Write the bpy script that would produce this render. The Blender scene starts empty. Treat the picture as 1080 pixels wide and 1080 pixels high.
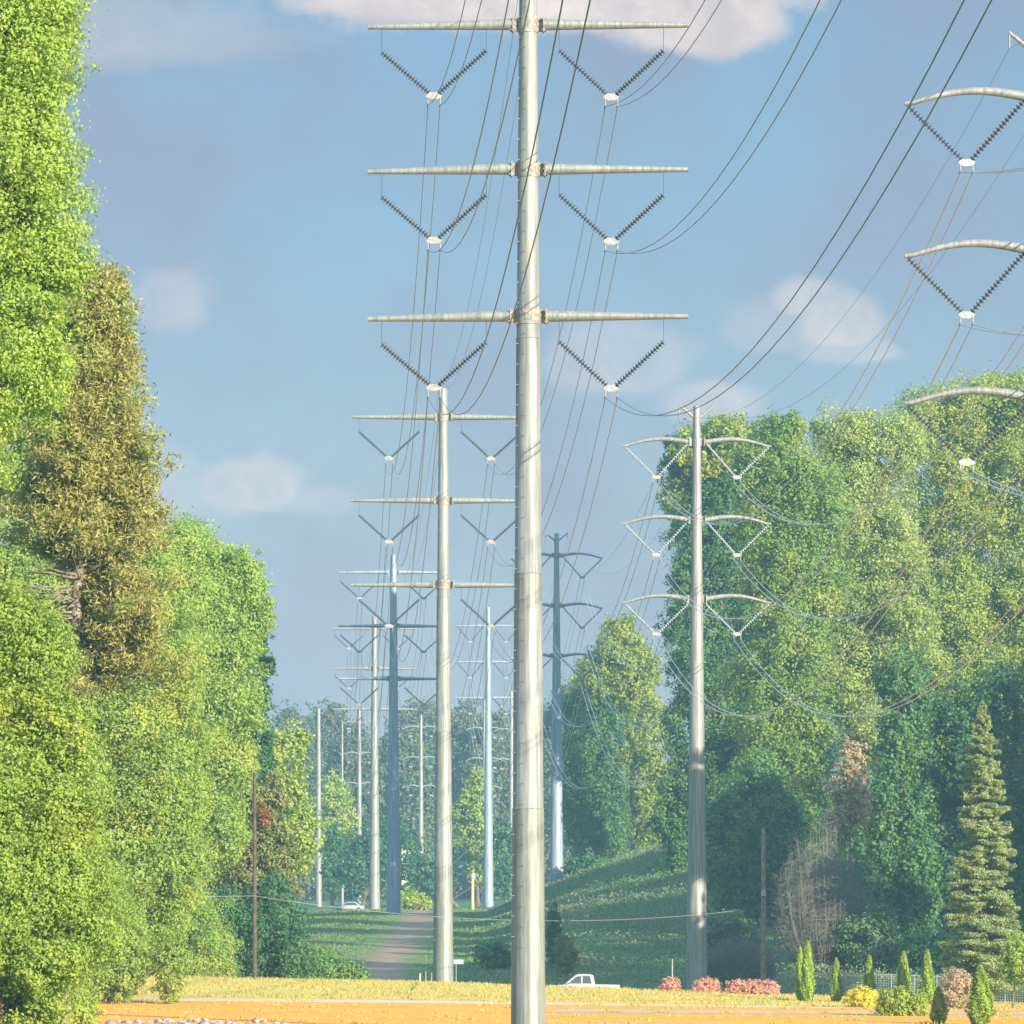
import bpy, bmesh, math, random
import numpy as np
from mathutils import Vector, Matrix

# ------------------------------------------------------------------ camera, sky, sun
S = bpy.context.scene
COL = S.collection
CZ = 4.0                    # camera height in world
F = 5000.0                  # focal length in 1080-pixel units
HY = 1000.0                 # pixel row of the horizon
cam_d = bpy.data.cameras.new("Camera")
cam = bpy.data.objects.new("Camera", cam_d)
COL.objects.link(cam)
cam.location = (0, 0, CZ)
cam.rotation_euler = (math.radians(90), 0, 0)
cam_d.sensor_width = 36
cam_d.lens = F * 36 / 1080
cam_d.shift_y = (HY - 540) / 1080
cam_d.clip_start = 1
cam_d.clip_end = 20000
S.camera = cam

SUN_AZ = math.radians(40)   # to the right of straight-behind the camera
SUN_EL = math.radians(16)
to_sun = Vector((math.sin(SUN_AZ) * math.cos(SUN_EL), -math.cos(SUN_AZ) * math.cos(SUN_EL), math.sin(SUN_EL)))
sun_d = bpy.data.lights.new("sun", 'SUN')
sun_d.energy = 4.6
sun_d.angle = math.radians(0.5)
sun_d.color = (1.0, 0.89, 0.70)
sun = bpy.data.objects.new("sun", sun_d)
COL.objects.link(sun)
sun.location = (60, -80, 60)
sun.rotation_euler = to_sun.to_track_quat('Z', 'Y').to_euler()

S.view_settings.view_transform = 'Standard'
S.view_settings.look = 'None'
S.view_settings.exposure = 1.25
S.view_settings.gamma = 1
S.cycles.max_bounces = 6
S.cycles.transparent_max_bounces = 4
S.cycles.volume_bounces = 1
S.cycles.sample_clamp_indirect = 4

world = bpy.data.worlds.new("World")
S.world = world
world.use_nodes = True
WN, WL = world.node_tree.nodes, world.node_tree.links
WN.clear()


class G:
    """tiny node-graph helper"""
    def __init__(s, tree):
        s.t = tree

    def n(s, kind, **kw):
        x = s.t.nodes.new(kind)
        for k, v in kw.items():
            setattr(x, k, v)
        return x

    def put(s, sock, v):
        if v is None:
            return
        if isinstance(v, bpy.types.NodeSocket):
            s.t.links.new(v, sock)
        else:
            try:
                sock.default_value = v
            except Exception:
                sock.default_value = (*v, 1.0)

    def m(s, op, a, b=None, c=None, clamp=False):
        x = s.n('ShaderNodeMath', operation=op, use_clamp=clamp)
        for i, v in enumerate((a, b, c)):
            s.put(x.inputs[i], v)
        return x.outputs[0]

    def mix(s, f, a, b, blend='MIX'):
        x = s.n('ShaderNodeMix', data_type='RGBA', blend_type=blend)
        s.put(x.inputs[0], f)
        s.put(x.inputs[6], a if isinstance(a, bpy.types.NodeSocket) else (*a[:3], 1))
        s.put(x.inputs[7], b if isinstance(b, bpy.types.NodeSocket) else (*b[:3], 1))
        return x.outputs[2]

    def ss(s, v, lo, hi):
        x = s.n('ShaderNodeMapRange', interpolation_type='SMOOTHSTEP', clamp=True)
        s.put(x.inputs[0], v)
        x.inputs[1].default_value = lo
        x.inputs[2].default_value = hi
        return x.outputs[0]

    def noise(s, vec, scale, detail=3, rough=.55, dist=0.0):
        x = s.n('ShaderNodeTexNoise')
        if vec is not None:
            s.put(x.inputs['Vector'], vec)
        x.inputs['Scale'].default_value = scale
        x.inputs['Detail'].default_value = detail
        x.inputs['Roughness'].default_value = rough
        x.inputs['Distortion'].default_value = dist
        return x.outputs[0]

    def xyz(s, v):
        x = s.n('ShaderNodeSeparateXYZ')
        s.put(x.inputs[0], v)
        return x.outputs

    def vec(s, x_, y_, z_):
        x = s.n('ShaderNodeCombineXYZ')
        for i, v in enumerate((x_, y_, z_)):
            s.put(x.inputs[i], v)
        return x.outputs[0]


def make_world():
    g = G(world.node_tree)
    sky = g.n('ShaderNodeTexSky', sky_type='NISHITA', sun_disc=False)
    sky.sun_elevation = SUN_EL
    sky.sun_rotation = math.pi - SUN_AZ      # Blender: 0 = +Y, clockwise seen from above
    sky.air_density = 1.2
    sky.dust_density = 1.5
    sky.ozone_density = 2.0
    tc = g.n('ShaderNodeTexCoord')
    d = g.xyz(tc.outputs['Generated'])
    yy = g.m('MAXIMUM', d[1], .05)
    u = g.m('DIVIDE', d[0], yy)
    v = g.m('DIVIDE', d[2], yy)
    uv = g.vec(u, v, 0.0)
    n1 = g.m('ADD', g.m('MULTIPLY', g.noise(uv, 38, 9, .6), .6), g.m('MULTIPLY', g.noise(uv, 120, 8, .62), .4))
    n2 = g.noise(uv, 15, 4, .55)
    mask = None
    # cumulus in world directions: u = tan(azimuth), v = tan(elevation), radii, strength
    for (px, py, rx, ry, k) in ((590, -5, 290, 62, 1.0), (470, 2, 190, 34, .9), (735, 22, 105, 58, 1.0), (885, 347, 54, 44, .55), (850, 318, 44, 34, .45), (900, 372, 70, 22, .35), (820, 350, 60, 40, .25), (330, 530, 60, 26, .2),
                                (268, 517, 72, 44, .45), (182, 322, 46, 50, .3), (650, 385, 90, 55, .35),
                                (752, 428, 60, 34, .42), (60, 40, 260, 60, .25), (110, 520, 130, 60, .3)):
        a = g.m('DIVIDE', g.m('SUBTRACT', u, (px - 540) / F), rx / F)
        b = g.m('DIVIDE', g.m('SUBTRACT', v, (HY - py) / F), ry / F)
        b = g.m('ADD', b, g.m('MULTIPLY', g.m('LESS_THAN', b, 0.0), g.m('MULTIPLY', b, .5)))
        r = g.m('SQRT', g.m('ADD', g.m('MULTIPLY', a, a), g.m('MULTIPLY', b, b)))
        r = g.m('ADD', r, g.m('MULTIPLY', g.m('SUBTRACT', n1, .5), 1.9))
        e = g.m('MULTIPLY', g.ss(g.m('SUBTRACT', 1.0, r), -.12, .38), k)
        mask = e if mask is None else g.m('MAXIMUM', mask, e)
    front = g.m('GREATER_THAN', d[1], .3)
    mask = g.m('MULTIPLY', mask, front)
    veil = g.m('MULTIPLY', g.ss(n2, .35, .70), .7)
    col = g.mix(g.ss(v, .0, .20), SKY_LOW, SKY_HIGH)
    col = g.mix(g.ss(d[2], .28, .5), col, (4.4, 6.8, 10.2))  # sky above the view made brighter and bluer, added as fill for shadows
    col = g.mix(.72, sky.outputs[0], col)
    col = g.mix(veil, col, SKY_VEIL)
    cl = g.mix(g.ss(n1, .35, .7), CLOUD_A, CLOUD_B)
    col = g.mix(mask, col, cl)
    bg = g.n('ShaderNodeBackground')
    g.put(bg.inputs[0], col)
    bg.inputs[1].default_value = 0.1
    o = g.n('ShaderNodeOutputWorld')
    world.node_tree.links.new(bg.outputs[0], o.inputs[0])


SKY_LOW = (1.20, 1.24, 1.92)
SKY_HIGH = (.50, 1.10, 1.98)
SKY_VEIL = (1.36, 1.46, 2.0)
CLOUD_A = (2.7, 2.45, 2.55)
CLOUD_B = (4.3, 3.75, 3.5)
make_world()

random.seed(7)
RNG = np.random.default_rng(11)


# ------------------------------------------------------------------ helpers
def tag(o, label=None, cat=None, group=None, kind=None):
    if label: o['label'] = label
    if cat: o['category'] = cat
    if group: o['group'] = group
    if kind: o['kind'] = kind
    return o


def link(name, me, mat=None, parent=None):
    o = bpy.data.objects.new(name, me)
    COL.objects.link(o)
    if mat is not None and me is not None and not me.materials:
        me.materials.append(mat)
    if parent is not None:
        o.parent = parent
    return o


def thing(name, label, cat, loc=(0, 0, 0), rz=0.0, group=None):
    o = bpy.data.objects.new(name, None)
    o.empty_display_size = .3
    COL.objects.link(o)
    o.location = loc
    o.rotation_euler = (0, 0, rz)
    return tag(o, label, cat, group)


def copy_tree(o, parent=None):
    c = o.copy()
    COL.objects.link(c)
    if parent is not None:
        c.parent = parent
    for ch in list(o.children):
        copy_tree(ch, c)
    return c


def npmesh(name, V, Q, smooth=False):
    """V (n,3), Q (m,k) with k = 3 or 4"""
    me = bpy.data.meshes.new(name)
    V = np.asarray(V, dtype=np.float32)
    Q = np.asarray(Q, dtype=np.int32)
    k = Q.shape[1]
    me.vertices.add(len(V))
    me.vertices.foreach_set('co', V.ravel())
    me.loops.add(Q.size)
    me.loops.foreach_set('vertex_index', Q.ravel())
    me.polygons.add(len(Q))
    me.polygons.foreach_set('loop_start', np.arange(0, Q.size, k, dtype=np.int32))
    if smooth:
        me.polygons.foreach_set('use_smooth', np.ones(len(Q), dtype=bool))
    me.update(calc_edges=True)
    me.validate()
    return me


class MB:
    """mesh collector: tubes, boxes, lathes -> ONE mesh object"""
    def __init__(s):
        s.v, s.f = [], []

    def tube(s, pts, rad, seg=8, caps=True):
        pts = [Vector(p) for p in pts]
        if not hasattr(rad, '__len__'):
            rad = [rad] * len(pts)
        b = len(s.v)
        up = None
        for i, p in enumerate(pts):
            t = (pts[min(i + 1, len(pts) - 1)] - pts[max(i - 1, 0)])
            if t.length < 1e-9: t = Vector((0, 0, 1))
            t.normalize()
            if up is None:
                up = Vector((1, 0, 0)) if abs(t.x) < .9 else Vector((0, 1, 0))
            a = (up - t * up.dot(t)).normalized()
            c = t.cross(a)
            up = a
            for k in range(seg):
                w = 2 * math.pi * k / seg
                s.v.append(p + (a * math.cos(w) + c * math.sin(w)) * rad[i])
        for i in range(len(pts) - 1):
            for k in range(seg):
                k2 = (k + 1) % seg
                s.f.append((b + i * seg + k, b + i * seg + k2, b + (i + 1) * seg + k2, b + (i + 1) * seg + k))
        if caps:
            s.f.append(tuple(b + k for k in reversed(range(seg))))
            e = b + (len(pts) - 1) * seg
            s.f.append(tuple(e + k for k in range(seg)))
        return s

    def box(s, c, d, rz=0.0):
        b = len(s.v)
        R = Matrix.Rotation(rz, 3, 'Z')
        for sx in (-1, 1):
            for sy in (-1, 1):
                for sz in (-1, 1):
                    s.v.append(Vector(c) + R @ Vector((sx * d[0] / 2, sy * d[1] / 2, sz * d[2] / 2)))
        for q in ((0, 1, 3, 2), (4, 6, 7, 5), (0, 4, 5, 1), (2, 3, 7, 6), (0, 2, 6, 4), (1, 5, 7, 3)):
            s.f.append(tuple(b + i for i in q))
        return s

    def prism(s, outline, y0, y1):
        """outline in x,z extruded along y"""
        b = len(s.v)
        n = len(outline)
        for y in (y0, y1):
            for (x, z) in outline:
                s.v.append(Vector((x, y, z)))
        s.f.append(tuple(b + i for i in range(n)))
        s.f.append(tuple(b + n + i for i in reversed(range(n))))
        for i in range(n):
            j = (i + 1) % n
            s.f.append((b + i, b + n + i, b + n + j, b + j))
        return s

    def build(s, name, mat, parent=None, smooth=True, bevel=0.0):
        me = bpy.data.meshes.new(name)
        me.from_pydata([tuple(v) for v in s.v], [], s.f)
        bm = bmesh.new()
        bm.from_mesh(me)
        bmesh.ops.recalc_face_normals(bm, faces=bm.faces)
        if bevel:
            bmesh.ops.bevel(bm, geom=[e for e in bm.edges if e.is_manifold and e.calc_face_angle(0) > .5], offset=bevel, segments=2,
                            affect='EDGES', profile=.7)
        for f in bm.faces:
            f.smooth = smooth
        for e in bm.edges:
            if e.is_manifold and e.calc_face_angle(0) > .7:
                e.smooth = False
        bm.to_mesh(me)
        bm.free()
        return link(name, me, mat, parent)


def X_at(px, Y): return (px - 540) * Y / F
def Z_at(py, Y): return CZ + (HY - py) * Y / F


# ------------------------------------------------------------------ materials
def new_mat(name):
    m = bpy.data.materials.new(name)
    m.use_nodes = True
    m.node_tree.nodes.clear()
    return m, G(m.node_tree)


def finish(m, g, shader):
    o = g.n('ShaderNodeOutputMaterial')
    m.node_tree.links.new(shader, o.inputs[0])
    return m


def pbsdf(g, col, rough=.6, metal=0.0, spec=.4):
    p = g.n('ShaderNodeBsdfPrincipled')
    g.put(p.inputs['Base Color'], col if isinstance(col, bpy.types.NodeSocket) else (*col[:3], 1))
    g.put(p.inputs['Roughness'], rough)
    g.put(p.inputs['Metallic'], metal)
    p.inputs['Specular IOR Level'].default_value = spec
    return p


def simple(name, col, rough=.6, metal=0.0, var=.18, scale=3.0, spec=.4):
    m, g = new_mat(name)
    tc = g.n('ShaderNodeTexCoord')
    n = g.noise(tc.outputs['Object'], scale, 4)
    c = g.mix(g.ss(n, .3, .7), tuple(x * (1 - var) for x in col), tuple(min(1, x * (1 + var)) for x in col))
    return finish(m, g, pbsdf(g, c, rough, metal, spec).outputs[0])


def leaf_mat(name, c1, c2, c3=None, trans=.35, clump=.35):
    """c1..c2 per leaf, c3 in large clumps"""
    m, g = new_mat(name)
    geo = g.n('ShaderNodeNewGeometry')
    oi = g.n('ShaderNodeObjectInfo')
    tc = g.n('ShaderNodeTexCoord')
    col = g.mix(geo.outputs['Random Per Island'], c1, c2)
    if c3 is not None:
        n = g.noise(tc.outputs['Object'], clump, 3, .6)
        col = g.mix(g.m('MULTIPLY', g.ss(n, .48, .66), .75), col, c3)
    hsv = g.n('ShaderNodeHueSaturation')
    g.put(hsv.inputs['Color'], col)
    g.put(hsv.inputs['Value'], g.m('ADD', .95, g.m('MULTIPLY', oi.outputs['Random'], .14)))
    col = hsv.outputs[0]
    p = pbsdf(g, col, .55, 0, .25)
    t = g.n('ShaderNodeBsdfTranslucent')
    g.put(t.inputs[0], col)
    mx = g.n('ShaderNodeMixShader')
    mx.inputs[0].default_value = trans
    m.node_tree.links.new(p.outputs[0], mx.inputs[1])
    m.node_tree.links.new(t.outputs[0], mx.inputs[2])
    return finish(m, g, mx.outputs[0])


L = {
    'bright': leaf_mat('leaf_bright', (.32, .45, .075), (.47, .57, .11), (.53, .57, .10), .52),
    'fresh': leaf_mat('leaf_fresh', (.28, .43, .08), (.42, .55, .11), (.50, .54, .11), .52),
    'lime': leaf_mat('leaf_lime', (.26, .38, .04), (.44, .52, .07), (.48, .50, .06), .40),
    'yellow': leaf_mat('leaf_yellow', (.70, .58, .05), (.86, .74, .08), None, .45),
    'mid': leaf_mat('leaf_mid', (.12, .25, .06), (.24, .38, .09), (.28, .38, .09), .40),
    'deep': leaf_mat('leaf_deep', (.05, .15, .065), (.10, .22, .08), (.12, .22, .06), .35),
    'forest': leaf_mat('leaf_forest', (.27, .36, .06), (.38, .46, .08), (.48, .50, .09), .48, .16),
    'forestg': leaf_mat('leaf_forest_green', (.20, .33, .06), (.30, .42, .08), (.42, .46, .10), .48, .2),
    'forestp': leaf_mat('leaf_forest_pale', (.32, .40, .10), (.44, .50, .14), (.24, .35, .08), .48, .2),
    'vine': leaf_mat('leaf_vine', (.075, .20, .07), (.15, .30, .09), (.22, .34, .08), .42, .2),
    'olive': leaf_mat('leaf_olive', (.15, .19, .05), (.25, .28, .08), (.26, .21, .08), .3),
    'pine': leaf_mat('needle_pine', (.34, .345, .085), (.47, .43, .15), (.32, .40, .09), .40, .5),
    'spruce': leaf_mat('needle_spruce', (.28, .38, .13), (.45, .51, .20), (.50, .53, .20), .40, .6),
    'cedar': leaf_mat('needle_cedar', (.24, .36, .04), (.42, .52, .07), (.34, .44, .07), .35, 1.5),
    'far': leaf_mat('leaf_far', (.10, .15, .06), (.17, .21, .085), (.19, .16, .09), .3, .12),
    'peach': leaf_mat('leaf_peach', (.50, .39, .23), (.62, .48, .29), (.42, .42, .20), .45),
    'pink': leaf_mat('leaf_pink', (.66, .32, .25), (.80, .44, .34), (.66, .42, .22), .40, 1.5),
    'rust': leaf_mat('leaf_rust', (.30, .11, .03), (.42, .17, .04), (.24, .20, .04), .35),
    'weed': leaf_mat('leaf_weed', (.11, .22, .085), (.19, .29, .11), (.30, .25, .17), .3, .12),
    'lawn': leaf_mat('leaf_lawn', (.12, .22, .05), (.20, .30, .07), (.25, .27, .09), .3, .12),
    'gold': leaf_mat('grass_gold', (.46, .36, .085), (.66, .50, .15), (.38, .39, .10), .40, .12),
}
M_BARK = simple('bark_grey_brown', (.16, .12, .085), .9, 0, .4, 6)
M_BARKP = simple('bark_pine', (.22, .18, .14), .9, 0, .4, 5)
M_TWIG = simple('twig_grey', (.17, .15, .125), .9, 0, .3, 5)
M_WOODPOLE = simple('creosoted_wood', (.085, .06, .045), .85, 0, .35, 4)
M_WOODPOLE2 = simple('weathered_wood', (.24, .17, .12), .85, 0, .35, 4)
M_WIRE = simple('aluminium_wire_dull', (.24, .25, .27), .4, .6, .1, 1)
M_WIREP = simple('aluminium_wire_sun_tint', (.52, .52, .51), .45, .3, .1, 1)  # same aluminium made paler: sunlight on these wires put into the colour
M_SWIRE = simple('service_wire_sheath', (.26, .26, .27), .5, .0, .1, 1)
M_DISC = simple('porcelain_disc_dark', (.07, .075, .085), .3, 0, .2, 20, .6)
M_DISCL = simple('glass_disc_pale', (.40, .43, .44), .25, 0, .2, 20, .6)
M_YOKE = simple('galvanised_hardware', (.32, .31, .30), .45, .3, .2, 8)
M_RUST = simple('rusty_bracket', (.27, .25, .21), .7, .2, .35, 6)
M_STEELDARK = simple('dark_steel_fence', (.11, .11, .11), .6, .4, .2, 5)
M_FENCE = simple('fence_grey_paint', (.26, .26, .25), .6, .2, .2, 5)
M_WHITE = simple('white_car_paint', (.38, .39, .40), .25, 0, .04, 1, .5)
M_TYRE = simple('tyre_rubber', (.03, .03, .03), .85, 0, .2, 6)
M_RIM = simple('wheel_rim_alloy', (.5, .5, .52), .35, .8, .1, 3)
M_ROCK = simple('pale_rock', (.30, .24, .20), .9, 0, .5, 5)
M_POST = simple('yellow_sign_post', (.62, .50, .25), .6, 0, .15, 3)
M_SIGN = simple('pale_blue_sign', (.30, .36, .42), .5, 0, .1, 3)
M_LIGHT = simple('headlamp_lens', (.8, .8, .78), .15, 0, .02, 3)
M_TAIL = simple('tail_lamp_red', (.4, .03, .02), .2, 0, .05, 3)
M_BEIGE = simple('beige_wall_render', (.62, .52, .38), .8, 0, .1, 1)
M_ROOF = simple('grey_shingle_roof', (.16, .14, .13), .8, 0, .3, 3)


def glass():
    m, g = new_mat('tinted_glass')
    return finish(m, g, pbsdf(g, (.06, .08, .09), .08, 0, .8).outputs[0])


M_GLASS = glass()


def steel(name, c, rust=.12):
    m, g = new_mat(name)
    tc = g.n('ShaderNodeTexCoord')
    p = g.xyz(tc.outputs['Object'])
    st = g.vec(g.m('MULTIPLY', p[0], 5.0), g.m('MULTIPLY', p[1], 5.0), g.m('MULTIPLY', p[2], .22))
    n1 = g.noise(st, 1.6, 5, .62)
    n2 = g.noise(tc.outputs['Object'], .9, 4, .6)
    n3 = g.noise(tc.outputs['Object'], 14, 3, .6)
    col = g.mix(g.ss(n1, .34, .68), tuple(x * .70 for x in c), tuple(x * 1.22 for x in c))
    col = g.mix(g.m('MULTIPLY', g.ss(n2, .5, .72), .45), col, (c[0] * 1.1, c[1] * .98, c[2] * .78))
    col = g.mix(g.m('MULTIPLY', g.ss(n3, .66, .78), rust * 4), col, (.24, .17, .11))
    b = pbsdf(g, col, .55, .25, .4)
    bump = g.n('ShaderNodeBump')
    bump.inputs['Strength'].default_value = .12
    g.put(bump.inputs['Height'], n3)
    m.node_tree.links.new(bump.outputs[0], b.inputs['Normal'])
    return finish(m, g, b.outputs[0])


M_STEEL = steel('galvanised_steel_warm', (.255, .26, .235))
M_STEELB = steel('galvanised_steel_pale', (.27, .27, .25), .05)
M_STEELC = steel('galvanised_steel_shade_tint', (.27, .33, .39), .05)  # same steel, with the bluish shade on these poles put into its colour


# ------------------------------------------------------------------ terrain
KY = np.array([-400, 0, 100, 195, 226, 262, 300, 310, 322, 334, 352, 358, 400, 450, 540, 600, 714, 900, 1200, 1700, 2600, 9000], float)
KZ = np.array([-1.9, -1.9, -3.0, -3.95, -3.62, -2.95, -2.15, -2.25, -3.3, -3.85, -3.85, -3.6, -1.9, .0, 3.8, 4.6, 5.7, 8.4, 13, 22, 34, 40], float)


def ss(x, a, b):
    t = np.clip((x - a) / (b - a), 0, 1)
    return t * t * (3 - 2 * t)


def gz(X, Y):
    X = np.asarray(X, float)
    Y = np.asarray(Y, float)
    z = np.interp(Y, KY, KZ)
    # crest tilts gently down to the right
    z = z - np.where(X > -6, .036, .020) * np.clip(X + 6, -30, 45) * ss(Y, 235, 300) * (1 - ss(Y, 318, 332))
    # right-hand hillside
    r = np.clip(X + 3, 0, 60)
    z = z + (.42 * r - .0022 * r * r) * ss(Y, 356, 560) * (1 - .35 * ss(Y, 700, 1000))
    # left side lies a little lower beyond the road
    z = z - 1.2 * ss(-X, 16, 40) * ss(Y, 340, 420) * (1 - ss(Y, 600, 800))
    z = z + .10 * (np.sin(X * .41 + Y * .13) + np.sin(X * .17 - Y * .29 + 1) + np.sin(X * .73 + Y * .37 + 2)) * ss(Y, 360, 420) * .6
    return z + CZ


def gzf(x, y): return float(gz(x, y))


def axis(parts):
    out = []
    for a, b, s in parts:
        out += list(np.arange(a, b, s))
    out.append(parts[-1][1])
    return np.array(out, float)


def sheet(name, xs, ys, mat, dz=0.0, mask=None):
    XX, YY = np.meshgrid(xs, ys)
    ZZ = gz(XX, YY) + dz
    V = np.stack([XX, YY, ZZ], -1).reshape(-1, 3)
    nx, ny = len(xs), len(ys)
    i = np.arange(nx * ny).reshape(ny, nx)
    Q = np.stack([i[:-1, :-1], i[:-1, 1:], i[1:, 1:], i[1:, :-1]], -1).reshape(-1, 4)
    me = npmesh(name, V, Q, True)
    return link(name, me, mat)


def ground_mat():
    m, g = new_mat('ground_grass_and_soil')
    tc = g.n('ShaderNodeTexCoord')
    P = tc.outputs['Object']
    n1 = g.noise(P, .05, 4, .6)
    n2 = g.noise(P, .5, 4, .6)
    n3 = g.noise(P, 4.0, 3, .6)
    col = g.mix(g.ss(n2, .3, .7), (.075, .13, .045), (.13, .20, .06))
    col = g.mix(g.m('MULTIPLY', g.ss(n1, .52, .66), .8), col, (.17, .14, .10))
    col = g.mix(g.m('MULTIPLY', n3, .4), col, (.05, .08, .03))
    return finish(m, g, pbsdf(g, col, .95, 0, .1).outputs[0])


def field_mat():
    m, g = new_mat('field_clay_and_dry_grass')
    tc = g.n('ShaderNodeTexCoord')
    P = tc.outputs['Object']
    p = g.xyz(P)
    st = g.vec(g.m('MULTIPLY', p[0], .25), p[1], 0.0)
    n1 = g.noise(st, .30, 5, .65)
    n2 = g.noise(P, 1.4, 4, .65)
    yb = g.m('ADD', p[1], g.m('MULTIPLY', g.m('SUBTRACT', n1, .5), 26.0))
    clay = g.mix(g.ss(n2, .3, .7), (.80, .29, .04), (.94, .40, .065))
    n4 = g.noise(P, .22, 5, .7)
    clay = g.mix(g.m('MULTIPLY', g.ss(n4, .52, .68), .5), clay, (.72, .44, .10))
    gold = g.mix(g.ss(n2, .3, .7), (.48, .39, .10), (.62, .50, .13))
    gold = g.mix(g.m('MULTIPLY', g.ss(n1, .46, .6), .5), gold, (.46, .44, .11))
    col = g.mix(g.ss(yb, 256, 270), clay, gold)
    col = g.mix(g.m('MULTIPLY', g.ss(n1, .52, .7), .55), col, clay)
    return finish(m, g, pbsdf(g, col, .95, 0, .1).outputs[0])


def strip_mat(name, a, b, sc=1.5):
    m, g = new_mat(name)
    tc = g.n('ShaderNodeTexCoord')
    n = g.noise(tc.outputs['Object'], sc, 5, .65)
    n2 = g.noise(tc.outputs['Object'], sc * 9, 2, .65)
    col = g.mix(g.ss(n, .3, .7), a, b)
    col = g.mix(g.m('MULTIPLY', n2, .3), col, tuple(x * .6 for x in a))
    return finish(m, g, pbsdf(g, col, .9, 0, .15).outputs[0])


gx = axis([(-900, -400, 100), (-400, -70, 30), (-70, 70, 2.0), (70, 400, 30), (400, 901, 100)])
gy = axis([(-200, 180, 20), (180, 620, 2.5), (620, 1300, 20), (1300, 1801, 100)])
tag(sheet('ground', gx, gy, ground_mat()), kind='structure')
fx = axis([(-60, 75, 2.5)])
fy = axis([(196, 316, 2.0)])
tag(sheet('field', fx, fy, field_mat(), .008), kind='structure')


def ribbon(name, pts, w, mat, dz, rough=0.0):
    """a strip of width w(m) along pts (x,y), draped on the ground"""
    pts = [Vector(p) for p in pts]
    V, Q = [], []
    P = []
    for a, b in zip(pts[:-1], pts[1:]):
        n = max(1, int((b - a).length / 1.5))
        P += [a.lerp(b, i / n) for i in range(n)]
    P.append(pts[-1])
    K = 9
    E = []
    for i, p in enumerate(P):
        t = (P[min(i + 1, len(P) - 1)] - P[max(i - 1, 0)]).normalized()
        nrm = Vector((-t.y, t.x))
        for k in range(K):
            q = p + nrm * w * (k / (K - 1) - .5) * (1 + rough * math.sin(i * .37 + (0 if k < 4 else 2)) + rough * .7 * math.sin(i * .91 + k))
            V.append((q.x, q.y, gzf(q.x, q.y) + dz))
            E.append(abs(k / (K - 1) - .5) * 2)
    for i in range(len(P) - 1):
        for k in range(K - 1):
            a = i * K + k
            Q.append((a, a + 1, a + K + 1, a + K))
    me = npmesh(name, V, Q, True)
    if rough:
        me.attributes.new('edge', 'FLOAT', 'POINT').data.foreach_set('value', np.array(E, dtype=np.float32))
    return link(name, me, mat)


M_PATH = strip_mat('pale_concrete_path', (.60, .48, .31), (.74, .59, .38))
M_DRIVE = strip_mat('pale_gravel_drive', (.50, .37, .24), (.62, .46, .30))
M_ASPH = strip_mat('asphalt', (.06, .06, .062), (.085, .085, .085))
def track_mat():
    m, g = new_mat('gravel_track')
    tc = g.n('ShaderNodeTexCoord')
    at = g.n('ShaderNodeAttribute', attribute_name='edge')
    n = g.noise(tc.outputs['Object'], .5, 5, .65)
    n2 = g.noise(tc.outputs['Object'], 5, 3, .65)
    col = g.mix(g.ss(n, .3, .7), (.25, .175, .115), (.35, .255, .17))
    grass = g.mix(n2, (.09, .15, .05), (.17, .24, .08))
    e = g.m('ADD', at.outputs['Fac'], g.m('MULTIPLY', g.m('SUBTRACT', n, .5), 1.6))
    col = g.mix(g.ss(e, .10, .80), col, grass)
    return finish(m, g, pbsdf(g, col, .95, 0, .1).outputs[0])


M_GRAV = track_mat()
tag(ribbon('path', [(-60, 263), (-20, 262), (0, 261), (30, 258), (75, 254)], 5.0, M_PATH, .016), kind='structure')
tag(ribbon('driveway', [(2, 246), (20, 243), (40, 240), (75, 236)], 6.0, M_DRIVE, .020), kind='structure')
tag(ribbon('road', [(-200, 342), (-40, 343), (20, 344), (200, 346)], 8.0, M_ASPH, .03), kind='structure')
tag(ribbon('gravel_road', [(-10.5, 352), (-10.8, 380), (-11.0, 420), (-10.6, 470), (-10.2, 540), (-12, 620), (-15, 720), (-18, 850)], 8.6, M_GRAV, .05, .12), kind='structure')

# low loose vegetation that nobody could count
def kites(P, N, size, aspect=.6, rng=RNG):
    """flat kite-shaped leaves at P facing N -> (V,Q)"""
    n = len(P)
    N = N / (np.linalg.norm(N, axis=1, keepdims=True) + 1e-9)
    r = rng.normal(size=(n, 3))
    A = np.cross(N, r)
    A /= (np.linalg.norm(A, axis=1, keepdims=True) + 1e-9)
    B = np.cross(N, A)
    size = np.broadcast_to(np.asarray(size, float).reshape(-1, 1) if np.ndim(size) else size, (n, 1))
    a = A * size * .5
    b = B * size * .5 * aspect * rng.uniform(.7, 1.3, (n, 1))
    bend = N * size * .12
    V = np.empty((n, 4, 3))
    V[:, 0] = P - a - bend
    V[:, 1] = P - a * .1 - b
    V[:, 2] = P + a - bend
    V[:, 3] = P - a * .1 + b
    Q = np.arange(n * 4).reshape(n, 4)
    return V.reshape(-1, 3), Q


def blades(x, y, h, w, lean=.35, rng=RNG):
    n = len(x)
    z = gz(x, y)
    th = rng.uniform(0, 2 * np.pi, n)
    c, s_ = np.cos(th) * w / 2, np.sin(th) * w / 2
    lx, ly = rng.normal(0, lean, n) * h, rng.normal(0, lean, n) * h
    V = np.empty((n, 3, 3))
    V[:, 0] = np.stack([x - c, y - s_, z - .01], 1)
    V[:, 1] = np.stack([x + c, y + s_, z - .01], 1)
    V[:, 2] = np.stack([x + lx, y + ly, z + h], 1)
    return V.reshape(-1, 3), np.arange(n * 3).reshape(n, 3)


def vnoise(x, y, s, seed=0):
    r = np.random.default_rng(seed)
    z = 0
    for k in range(5):
        a, b, p = r.normal(size=2), None, r.uniform(0, 6.28)
        z = z + np.sin((a[0] * x + a[1] * y) * s * (1 + .5 * k) + p)
    return z / 5


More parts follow.
